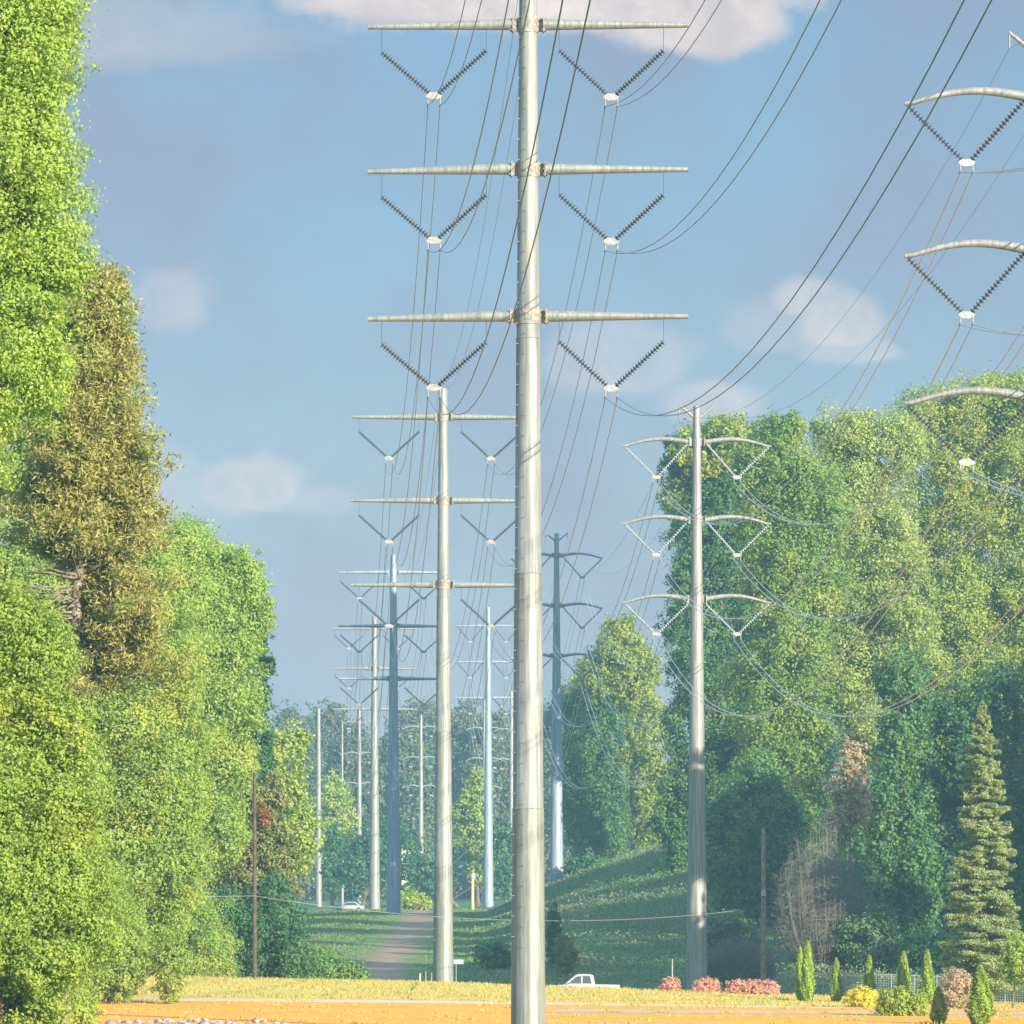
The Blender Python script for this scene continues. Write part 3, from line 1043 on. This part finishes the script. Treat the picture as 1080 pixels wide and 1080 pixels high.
def spruce():
    Y = 300
    x = X_at(1036, Y)
    z = gzf(x, Y)
    H = Z_at(738, Y) - z
    root = thing('spruce_tree', 'tall pale green spruce with layered branches behind the garden conifers on the right', 'tree', (x, Y, z))
    P, N, Sz, br = conifer_layers(H, 3.0, 420, .2, RNG, 190)
    mb = MB()
    trunk_mesh(mb, (0, 0, -.2), (0, 0, H * .98), .2, .02, .03, 8)
    for s, e in br:
        mb.tube([s, (s + e) / 2 + np.array([0, 0, .05]), e], [.035, .025, .01], 4, False)
    mb.build('trunk', M_BARK, root)
    V, Q = kites(P, N, Sz, .4)
    link('crown', npmesh('crown', V, Q), L['spruce'], root)


spruce()


# slim garden conifers: one mesh, copied
def make_slim():
    root = thing('columnar_conifer', '', 'conifer', (0, 0, 0), 0, 'slim conifers planted along the field edge')
    H, R = 3.2, .42
    mb = MB()
    mb.tube([(0, 0, -.15), (0, 0, H * .9)], [.06, .015], 6)
    mb.build('trunk', M_BARK, root)
    n = 4200
    t = RNG.uniform(0, 1, n)
    prof = np.clip(np.minimum(.55 + 2.2 * t, 1.12 * (1 - t) ** .62 + .06), 0, 1)
    a = RNG.uniform(0, 6.283, n)
    bump = 1 + .16 * np.sin(a * 5 + t * 9) + .1 * np.sin(a * 3 - t * 17)
    r = R * prof * bump * RNG.uniform(.55, 1, n) ** .5
    P = np.stack([np.cos(a) * r, np.sin(a) * r, .05 + t * H], 1)
    d = np.stack([np.cos(a), np.sin(a), np.full(n, .5)], 1)
    V, Q = kites(P, d + RNG.normal(size=(n, 3)) * .5, RNG.uniform(.10, .2, n), .5)
    link('foliage', npmesh('foliage', V, Q), L['cedar'], root)
    return root


slim = make_slim()
SL = [  # px, top, base, Y, width factor, label
    (852, 992, 1056, 285, .95, 'slim light green conifer at the left end of the garden row'),
    (844, 998, 1056, 287, .7, 'thin conifer squeezed against the left end of the garden row'),
    (882, 1010, 1058, 284, .85, 'short slim conifer second along the garden row'),
    (917, 1007, 1058, 282, .85, 'slim conifer behind the golden shrub'),
    (953, 1003, 1060, 280, 1.0, 'slim conifer rising behind the lime shrubs'),
    (978, 1001, 1062, 278, 1.0, 'slim conifer between the lime shrubs and the orange bush'),
    (990, 1040, 1085, 226, .9, 'short dark conifer standing in front of the orange bush'),
    (1034, 1018, 1088, 224, 1.35, 'thick conifer standing at the right of the orange bush'),
]
for i, (px, top, base, Y, wf, lb) in enumerate(SL):
    o = slim if i == 0 else copy_tree(slim)
    x = X_at(px, Y)
    z = gzf(x, Y)
    sc = max(.4, (Z_at(top, Y) - z) / 3.3)
    o.location = (x, Y, z)
    o.rotation_euler = (0, 0, i * 1.3)
    o.scale = (wf * 1.12, wf * 1.12, sc)
    o['label'] = lb

shrub('golden_shrub', 'rounded golden-yellow shrub at the left of the lime shrubs', 'shrub', Lb(262, (909, 1053, 17, 11)), .12, 'yellow', 3.0, group='bright shrubs in the garden bed')
for px, py, rx, ry, lb in ((937, 1061, 13, 18, 'lime green shrub right of the golden-yellow shrub'), (951, 1059, 12, 19, 'lime green shrub in the middle of the bright garden bed'),
                           (966, 1062, 12, 17, 'lime green shrub nearest the short dark conifer')):
    shrub('lime_shrub', lb, 'shrub', Lb(238, (px, py, rx, ry)), .12, 'lime', 3.0, group='bright shrubs in the garden bed')
shrub('orange_bush', 'rounded peach-orange bush between two garden conifers', 'shrub', Lb(262, (1009, 1040, 18, 16), (1008, 1052, 15, 12)), .13, 'peach', 2.8)
tree('small_tree', 'small yellow-green tree on a thin dark trunk at the right edge', 'tree', Lb(276, (1074, 1003, 16, 16), (1080, 1022, 22, 18), (1064, 1020, 12, 16)), .14, 'lime', 2.4, r0=.07,
     base=(X_at(1068, 276), 276), cmin=.25)
for px, rx, lb in ((707, 10, 'small red-pink shrub left of the pale pole foot'), (745, 14, 'red-pink shrub right of the pale pole foot'), (779, 12, 'left one of three red-pink shrubs growing together'),
                   (794, 14, 'middle one of three red-pink shrubs growing together'), (812, 10, 'right one of three red-pink shrubs growing together')):
    py = 1049
    Y = 300
    zz = gzf(X_at(px, Y), Y)
    shrub('red_shrub', lb, 'shrub', [(X_at(px, Y), Y, zz + .38, rx * Y / F, rx * Y / F * .8, .5)], .13, 'pink', 3.0, group='red shrubs along the field edge')

# ------------------------------------------------------------------ transmission poles
def arm_curve(side, length, kind):
    """points and radii of one cross arm in the pole's own frame, z = 0 at its root"""
    if kind == 'straight':
        return [(side * .25, 0, .02), (side * length, 0, -.02)], [.24, .10]
    pts, rad = [], []
    for i in range(13):
        t = i / 12
        z = .30 * math.sin(math.pi * min(1, t * 1.12)) ** .9 * 1.0 - .45 * t ** 2.6 if t < .9 else None
        z = .27 * math.sin(math.pi * min(t / .92, 1.0)) - .30 * t ** 2.6
        pts.append((side * (.25 + (length - .25) * t), 0, z))
        rad.append(.20 - .11 * t)
    return pts, rad


def string(mb, a, b, disc_r, n, seg=8):
    """a string of insulator discs from a to b"""
    a, b = Vector(a), Vector(b)
    pts, rad = [a], [.025]
    for i in range(n):
        t0 = (i + .18) / n
        for dt, r in ((0, .04), (.06, disc_r * .75), (.22, disc_r), (.36, disc_r * .6), (.44, .04)):
            pts.append(a.lerp(b, t0 + dt / n))
            rad.append(r)
    pts.append(b)
    rad.append(.025)
    mb.tube(pts, rad, seg)


POLES = {}


def mast(key, label, px, Y, arms, top, kind, half, r_top, r_base, steel_mat, group, V, detail=2, disc=M_DISC, rz=.04, shield=False, cat='power pole', armdz=(0, 0)):
    """tubular steel transmission pole.  arms: heights above eye level; V: (apex_left, apex_right, half width, top drop, apex drop)"""
    x = X_at(px, Y)
    zb = gzf(x, Y)
    root = thing('transmission_pole', label, cat, (x, Y, zb), rz, group)
    rel = [a + CZ - zb for a in arms]
    H = top + CZ - zb
    mb = MB()
    seg = 24 if detail > 1 else 12
    pts, rad = [(0, 0, -.4)], [r_base]
    joints = [.22, .44, .66] if detail > 1 else []
    for j in joints:
        z = H * j
        r = r_base + (r_top - r_base) * j
        pts += [(0, 0, z - .01), (0, 0, z), (0, 0, z + .05)]
        rad += [r + .012, r + .034, r - .008]
    pts += [(0, 0, H), (0, 0, H + .04)]
    rad += [r_top, r_top * .7]
    mb.tube(pts, rad, seg)
    if detail > 1:
        # climbing bolts
        z, k = 4.0, 0
        while z < H - 1:
            r = r_base + (r_top - r_base) * z / H
            sx = -1 if k % 2 else 1
            w = -1.9 if sx > 0 else -2.6
            c, s_ = math.cos(w), math.sin(w)
            mb.tube([(c * (r - .02), s_ * (r - .02), z), (c * (r + .16), s_ * (r + .16), z)], .016, 5)
            z += .42
            k += 1
    mb.build('shaft', steel_mat, root)
    POLES[key] = dict(root=root, x=x, y=Y, z=zb, rz=rz, H=H, apex=[], shield=[])

    def W(p):
        return root.matrix_basis @ Vector(p)
    root.matrix_basis = Matrix.Translation((x, Y, zb)) @ Matrix.Rotation(rz, 4, 'Z')
    for li, z in enumerate(rel):
        rr = r_base + (r_top - r_base) * z / H
        if detail > 0:
            bk = MB()
            bk.tube([(0, 0, z - .34), (0, 0, z - .33), (0, 0, z + .33), (0, 0, z + .34)], [rr + .005, rr + .03, rr + .03, rr + .005], seg)
            for sd in (-1, 1):
                bk.box((sd * (rr + .12), 0, z), (.26, .05, .56))
                bk.box((sd * (rr + .26), 0, z), (.05, .5, .62))
                if detail > 1:
                    for by in (-.19, .19):
                        for bz in (-.22, 0, .22):
                            bk.tube([(sd * (rr + .18), by, z + bz), (sd * (rr + .36), by, z + bz)], .035, 6)
            bk.build('arm_bracket', M_RUST if detail > 1 else steel_mat, root, smooth=False)
        for si, sd in enumerate((-1, 1)):
            p, r = arm_curve(sd, half, kind)
            off = rr + (.28 if detail else -.05)
            p = [(sd * (off + (abs(q[0]) - .25) * (half - off) / (half - .25)), q[1], q[2] + z) for q in p]
            p[-1] = (p[-1][0], p[-1][1], p[-1][2] + armdz[si])
            MB().tube(p, r, 12 if detail else 8).build('cross_arm', steel_mat, root)
            if V is None: continue
            ax, hw, dt, da = V[si], V[2], V[3], V[4]

            def armz(xx):
                for q0, q1 in zip(p[:-1], p[1:]):
                    a0, a1 = abs(q0[0]), abs(q1[0])
                    if a0 <= abs(xx) <= a1 + 1e-6:
                        t = (abs(xx) - a0) / max(a1 - a0, 1e-6)
                        return q0[2] + (q1[2] - q0[2]) * t
                return p[-1][2]
            apex = Vector((ax, 0, z - da))
            for s2 in (-1, 1):
                xx = ax + s2 * hw
                xx = max(-half + .08, min(half - .08, xx))
                t = Vector((xx, 0, armz(xx) - dt))
                yk = apex + Vector((s2 * .17, 0, .07))
                sm = MB()
                string(sm, t, yk, .145 if detail > 1 else .15, 19 if detail > 1 else (15 if detail else 9), 8 if detail > 1 else 6)
                sm.tube([(xx, 0, armz(xx) - .04), (t.x, 0, t.z)], .012 if dt > .3 else .03, 5)
                sm.build('insulator_string', disc, root)
            ym = MB()
            ym.prism([(ax - .30, z - da + .12), (ax + .30, z - da + .12), (ax + .33, z - da - .06), (ax + .14, z - da - .16), (ax - .14, z - da - .16), (ax - .33, z - da - .06)], -.03, .03)
            for s2 in (-1, 1):
                cx = ax + s2 * .25
                ym.tube([(cx, 0, z - da - .04), (cx, 0, z - da - .36)], .03, 6)
                ym.tube([(cx, -.22, z - da - .42), (cx, -.1, z - da - .37), (cx, .1, z - da - .37), (cx, .22, z - da - .42)], .045, 6)
            ym.build('yoke_plate', M_YOKE, root, smooth=False)
            POLES[key]['apex'].append([W((ax - .25, 0, z - da - .4)), W((ax + .25, 0, z - da - .4))])
    if shield:
        sb = MB()
        for sd in (-1, 1):
            sb.tube([(sd * r_top * .6, 0, H - .9), (sd * .8, 0, H - .35), (sd * 1.35, 0, H + .1)], [.11, .09, .06], 8)
            sb.tube([(sd * 1.33, 0, H + .06), (sd * 1.33, 0, H - .55)], .04, 6)
        sb.build('shield_wire_arm', steel_mat, root)
        POLES[key]['shield'] = [W((-1.33, 0, H - .55)), W((1.33, 0, H - .55))]
    else:
        POLES[key]['shield'] = [W((-.3, 0, H)), W((.3, 0, H))]
    return root


GP = 'steel transmission poles along the cleared strip'
VP = (-3.87, 3.43, 2.15, 1.05, 2.92)
VQ = (-3.05, 3.05, 2.35, .12, 2.62)
mast('P1', 'tallest, nearest steel pole with three pairs of straight arms, standing in the field', 557, 195, (37.97, 32.03, 25.98), 40.0, 'straight', 6.6, .36, .72, M_STEEL, GP, VP, armdz=(-.12, .06))
mast('P2', 'second straight-armed steel pole, just left of the tallest pole and behind the field crest', 467.5, 339, (37.97, 32.0, 25.97), 40.0, 'straight', 6.6, .30, .75, M_STEEL, GP, VP, 2)
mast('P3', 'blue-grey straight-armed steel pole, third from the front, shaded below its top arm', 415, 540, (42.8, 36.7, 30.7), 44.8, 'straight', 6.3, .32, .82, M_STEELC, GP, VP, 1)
mast('P4', 'pale distant straight-armed pole just left of the blue-grey one', 395, 714, (48.1, 42.1, 36.0), 50.0, 'straight', 6.3, .34, .85, M_STEELB, GP, VP, 1, M_DISC)
mast('Q0', 'nearest curved-arm pole, its left arms reaching in at the right edge', 1099.5, 190, (34.1, 28.0, 22.1), 36.6, 'curved', 5.55, .28, .70, M_STEELB, GP, VQ, 2, shield=True)
mast('Q1', 'pale curved-arm steel pole in front of the right hillside trees', 735, 357, (38.1, 32.25, 26.3), 40.8, 'curved', 5.6, .27, .82, M_STEELB, GP, VQ, 1, M_DISCL, shield=True)
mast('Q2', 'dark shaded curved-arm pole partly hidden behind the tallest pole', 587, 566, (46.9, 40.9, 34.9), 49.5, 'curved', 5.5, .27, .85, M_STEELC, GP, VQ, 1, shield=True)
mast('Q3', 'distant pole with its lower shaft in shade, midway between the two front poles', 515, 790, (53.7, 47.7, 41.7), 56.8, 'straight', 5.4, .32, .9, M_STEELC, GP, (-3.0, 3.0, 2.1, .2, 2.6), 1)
VS = (-2.0, 2.0, 1.4, .1, 1.7)
mast('S1', 'short-armed far pole in the gap left of the blue-grey pole', 379, 926, (44, 38, 32.1), 46.6, 'curved', 3.7, .3, .62, M_STEELB, GP, VS, 0)
mast('S2', 'short-armed far pole just left of the second pole', 444, 930, (43.3, 37.3, 31.7), 45.8, 'curved', 3.7, .3, .62, M_STEELB, GP, VS, 0)
mast('S3', 'short-armed far pole close beside the distant half-shaded pole', 511, 935, (43.3, 37.3, 31.7), 49.0, 'curved', 3.7, .3, .62, M_STEELB, GP, VS, 0)
mast('S4', 'far pole peeping out at the left side of the tallest pole', 539.5, 945, (49.9, 43.5, 37.5), 51.2, 'curved', 3.7, .3, .62, M_STEELB, GP, VS, 0)
mast('T1', 'armless pale far pole at the left of the gap', 336, 800, (), 40.4, 'straight', 3, .3, .6, M_STEELB, GP, None, 0)
mast('T2', 'slim grey far pole next to the armless one', 361, 880, (), 42.0, 'straight', 3, .16, .3, M_STEELB, GP, None, 0)


# ------------------------------------------------------------------ wires
def sagline(a, b, k=.0011, n=28):
    a, b = Vector(a), Vector(b)
    d = math.hypot(b.x - a.x, b.y - a.y)
    sag = k * d * d / 4
    return [a.lerp(b, i / n) + Vector((0, 0, -4 * sag * (i / n) * (1 - i / n))) for i in range(n + 1)]


def wire(name, label, cat, stops, r, mat, group, k=.0011, seg=5):
    pts = []
    for a, b in zip(stops[:-1], stops[1:]):
        pts += sagline(a, b, k)[(1 if pts else 0):]
    o = MB().tube(pts, r, seg).build(name, mat)
    return tag(o, label, cat, group)


LV = ('top', 'middle', 'bottom')
def string_line(keys, first, style, rad, mat):
    for li in range(3):
        for si, sd in enumerate(('left', 'right')):
            for wi, ws in enumerate(('left', 'right')):
                st = [POLES[k]['apex'][li * 2 + si][wi] for k in keys]
                ox, oy, oz = first
                st = [Vector((st[0].x + ox, oy, st[0].z + oz))] + st
                wire('conductor_wire', f'{ws} wire of the pair slung under the {LV[li]} {sd} arms of the {style} poles', 'power line', st, rad, mat,
                     'conductors of the transmission lines')


string_line(('P1', 'P2', 'P3', 'P4', 'S1'), (6.2, 41, .0), 'straight-armed', .018, M_WIRE)
string_line(('Q0', 'Q1', 'Q2', 'Q3', 'S3'), (6.6, 30, .5), 'curved-arm', .027, M_WIREP)
for wi, ws in enumerate(('left', 'right')):
    for keys, style, ox in ((('P1', 'P2', 'P3', 'P4', 'S1'), 'straight-armed', 6.2), (('Q0', 'Q1', 'Q2', 'Q3', 'S3'), 'curved-arm', 6.6)):
        st = [POLES[k]['shield'][wi] for k in keys]
        st = [Vector((st[0].x + ox, 38, st[0].z))] + st
        wire('shield_wire', f'thin {ws} shield wire joining the tops of the {style} poles', 'power line', st, .011, M_WIRE, 'shield wires on the pole tops', .0007)


def utility_pole(label, px, top, Y, mat, r, arm=True):
    x = X_at(px, Y)
    z = gzf(x, Y)
    root = thing('utility_pole', label, 'utility pole', (x, Y, z))
    H = Z_at(top, Y) - z
    MB().tube([(0, 0, -.4), (0, 0, H * .5), (0, 0, H), (0, 0, H + .02)], [r, r * .85, r * .68, r * .4], 12).build('post', mat, root)
    b = MB()
    for zz in (.42, .46):
        b.tube([(r * .8, -.02, H * zz), (r * .8 + .12, -.05, H * zz)], .03, 6)
    b.build('wire_bracket', M_YOKE, root)
    if arm:
        MB().box((0, -r * .72 - .09, H * .62), (.34, .2, .5)).build('meter_box', M_YOKE, root, smooth=False, bevel=.02)
    return root, x, z, H


ra, xa, za, Ha = utility_pole('dark wooden utility pole at the left end of the field', 268.5, 815, 300, M_WOODPOLE, .15, False)
rb, xb, zb_, Hb = utility_pole('weathered brown utility pole among the bushes on the right', 805, 874, 355, M_WOODPOLE2, .22)
wz = Z_at(945, 300)
a_ = Vector((xa, 299.8, wz))
wire('service_wire', 'pale sagging service wire crossing low behind the wooden pole towards the right-hand utility pole', 'cable',
     [Vector((xa - 26, 285, wz + .5)), a_, Vector((xb, 354.8, Z_at(957, 355)))], .015, M_SWIRE, None, .0012, 6)


# ------------------------------------------------------------------ vehicles, posts, fence, rocks
def pickup(label, px, Y):
    x = X_at(px, Y)
    z = gzf(x, Y) + .035
    root = thing('pickup_truck', label, 'pickup truck', (x, Y, z))
    # side outline in x,z; nose towards -x
    body = [(-2.75, .55), (-2.8, .85), (-2.7, 1.06), (-1.3, 1.17), (-1.2, 1.2), (.95, 1.2), (2.78, 1.16), (2.82, .6), (2.6, .5), (2.2, .5), (2.1, .78), (1.75, .92), (1.4, .78), (1.3, .46),
            (-1.25, .46), (-1.35, .78), (-1.7, .92), (-2.05, .78), (-2.15, .5)]
    MB().prism(body, -.92, .92).build('body', M_WHITE, root, smooth=False, bevel=.05)
    cabo = [(-1.25, 1.19), (-.42, 1.86), (-.25, 1.93), (.62, 1.93), (.86, 1.86), (1.0, 1.19)]
    cab = MB().prism(cabo, -.80, .80).build('cab', M_WHITE, root, smooth=False, bevel=.05)
    for y, s in ((-.806, -1), (.806, 1)):
        w = MB()
        w.prism([(-.92, 1.26), (-.38, 1.74), (-.02, 1.80), (-.02, 1.26)], y - .004, y + .004)
        w.build('window', M_GLASS, cab, smooth=False)
        w = MB()
        w.prism([(.10, 1.26), (.10, 1.80), (.60, 1.80), (.74, 1.26)], y - .004, y + .004)
        w.build('window', M_GLASS, cab, smooth=False)
    ws = MB()
    ws.v = [Vector((-1.215, -.68, 1.25)), Vector((-1.215, .68, 1.25)), Vector((-.50, .60, 1.82)), Vector((-.50, -.60, 1.82))]
    ws.v += [v + Vector((-.012, 0, .012)) for v in ws.v]
    ws.f = [(0, 1, 2, 3), (7, 6, 5, 4), (0, 4, 5, 1), (1, 5, 6, 2), (2, 6, 7, 3), (3, 7, 4, 0)]
    ws.build('windshield', M_GLASS, cab, smooth=False)
    for wx in (-1.7, 1.75):
        for wy in (-.82, .82):
            t = MB().tube([(wx, wy - .12, .39), (wx, wy - .1, .39), (wx, wy + .1, .39), (wx, wy + .12, .39)], [.34, .39, .39, .34], 20).build('wheel', M_TYRE, root)
            MB().tube([(wx, wy - .135, .39), (wx, wy + .135, .39)], .22, 14).build('rim', M_RIM, t)
    for y in (-.7, .7):
        MB().box((-2.77, y, .88), (.1, .34, .16)).build('headlight', M_LIGHT, root, smooth=False, bevel=.02)
        MB().box((2.81, y * 1.15, .92), (.06, .16, .3)).build('tail_light', M_TAIL, root, smooth=False, bevel=.01)
    MB().tube([(-.95, -.93, 1.26), (-.95, -1.08, 1.28)], .05, 6).build('mirror', M_TYRE, root)
    return root


pickup('white pickup truck driving behind the field crest right of the tallest pole', 613, 344)


def car(label, px, Y, dx=0):
    x = X_at(px, Y)
    z = gzf(x, Y) + .03
    root = thing('parked_car', label, 'car', (x, Y, z))
    body = [(-2.2, .4), (-2.25, .7), (-1.2, .9), (1.6, .95), (2.2, .85), (2.25, .4)]
    MB().prism(body, -.88, .88).build('body', M_WHITE, root, smooth=False, bevel=.06)
    c = MB().prism([(-1.1, .9), (-.4, 1.42), (.9, 1.45), (1.7, .94)], -.74, .74).build('cabin', M_WHITE, root, smooth=False, bevel=.05)
    for y in (-.745, .745):
        MB().prism([(-.85, .95), (-.35, 1.34), (.85, 1.37), (1.35, .97)], y - .004, y + .004).build('window', M_GLASS, c, smooth=False)
    for wx in (-1.4, 1.4):
        for wy in (-.78, .78):
            t = MB().tube([(wx, wy - .1, .32), (wx, wy + .1, .32)], .32, 14).build('wheel', M_TYRE, root)
            MB().tube([(wx, wy - .115, .32), (wx, wy + .115, .32)], .18, 10).build('rim', M_RIM, t)
    return root


car('small white car far off beside the foot of the pale distant poles', 368, 690)


def far_house():
    Y = 840
    x = X_at(429, Y)
    z = gzf(x, Y)
    root = thing('small_building', 'small sunlit beige building glimpsed between far poles', 'building', (x, Y, z))
    H = Z_at(893, Y) - z
    MB().box((0, 0, H / 2 - .2), (1.7, 4, H + .4)).build('wall', M_BEIGE, root, smooth=False)
    MB().prism([(-1.15, H), (1.15, H), (0, H + .8)], -2.2, 2.2).build('roof', M_ROOF, root, smooth=False)
    MB().box((0, -2.01, H * .62), (.7, .05, 1.0)).build('window', M_GLASS, root, smooth=False)


far_house()


def post(name, label, cat, px, top, Y, mat, r, head=None):
    x = X_at(px, Y)
    z = gzf(x, Y)
    root = thing(name, label, cat, (x, Y, z))
    H = max(.5, Z_at(top, Y) - z)
    MB().tube([(0, 0, -.3), (0, 0, H), (0, 0, H + .03)], [r, r, r * .6], 8).build('post', mat, root)
    if head:
        w, h, hm = head
        MB().box((w * .25, -r - .02, H - h / 2), (w, .03, h)).build('panel', hm, root, smooth=False)
    return root


post('marker_post', 'yellowish marker post at the top of the gravel track', 'post', 498.5, 921, 640, M_POST, .20, (.5, .9, M_SIGN))
post('road_sign', 'small pale blue sign on a post right of the second pole foot', 'sign', 481, 1012, 334, M_FENCE, .03, (.7, .32, M_SIGN))
for px, top, lb in ((443, 1027, 'short pale stake left of the second pole foot'), (449, 1025, 'dark short stake nearest the second pole foot'), (455, 1026, 'middle short stake beside the second pole foot')):
    post('stake', lb, 'stake', px, top, 328, M_POST if px == 443 else M_WOODPOLE2, .06)
post('stake', 'thin grey stake standing behind the first red shrub', 'stake', 709, 1012, 345, M_FENCE, .06)


def fence():
    Y = 312
    xs = [X_at(px, Y) for px in range(868, 1100, 24)]
    root = thing('mesh_fence', 'grey wire mesh fence behind the garden conifers', 'fence', (xs[0], Y, gzf(xs[0], Y)))
    x0, z0 = xs[0], gzf(xs[0], Y)
    for x in xs:
        z = gzf(x, Y) - z0
        MB().tube([(x - x0, 0, z - .2), (x - x0, 0, z + 1.85)], .035, 8).build('fence_post', M_FENCE, root)
    rl = MB()
    rl.tube([(x - x0, 0, gzf(x, Y) - z0 + 1.8) for x in xs], .03, 6)
    rl.build('top_rail', M_FENCE, root)
    ms = MB()
    for i in range(11):
        ms.tube([(x - x0, .03, gzf(x, Y) - z0 + .1 + i * .16) for x in xs], .007, 3, False)
    xx = xs[0]
    while xx < xs[-1]:
        zz = gzf(xx, Y) - z0
        ms.tube([(xx - x0, .03, zz + .05), (xx - x0, .03, zz + 1.78)], .007, 3, False)
        xx += .16
    ms.build('wire_mesh', M_FENCE, root)


fence()


def rocks():
    V, Q = [], []
    mb = bmesh.new()
    for i in range(130):
        x = X_at(random.gauss(205, 50), 226)
        y = random.uniform(214, 229)
        r = random.uniform(.08, .28)
        m4 = Matrix.Translation((x, y, gzf(x, y) + r * .25)) @ Matrix.Rotation(random.random() * 6, 4, 'Z') @ Matrix.Diagonal((r * random.uniform(.8, 1.6), r, r * .7, 1))
        res = bmesh.ops.create_icosphere(mb, subdivisions=1, radius=1, matrix=m4)
        for v in res['verts']:
            v.co += Vector((random.uniform(-.2, .2) * r, random.uniform(-.2, .2) * r, random.uniform(-.2, .2) * r))
    me = bpy.data.meshes.new('rubble')
    mb.to_mesh(me)
    mb.free()
    tag(link('rubble', me, M_ROCK), 'pale broken rubble strewn on the orange clay in front', 'rubble', kind='stuff')


rocks()


# ------------------------------------------------------------------ evening haze
def haze():
    x0, x1, y0, y1, z0, z1 = -960, 960, -260, 1860, -4, 80
    o = MB().box(((x0 + x1) / 2, (y0 + y1) / 2, (z0 + z1) / 2), (x1 - x0, y1 - y0, z1 - z0))
    m, g = new_mat('haze')
    v = g.n('ShaderNodeVolumePrincipled')
    v.inputs['Color'].default_value = (.38, .73, .95, 1)
    v.inputs['Density'].default_value = HAZE
    v.inputs['Anisotropy'].default_value = 0.0
    out = g.n('ShaderNodeOutputMaterial')
    m.node_tree.links.new(v.outputs[0], out.inputs['Volume'])
    h = o.build('haze', m, smooth=False)
    tag(h, 'pale evening haze softening the far trees and poles', 'haze', kind='stuff')


HAZE = .00024
if HAZE:
    haze()
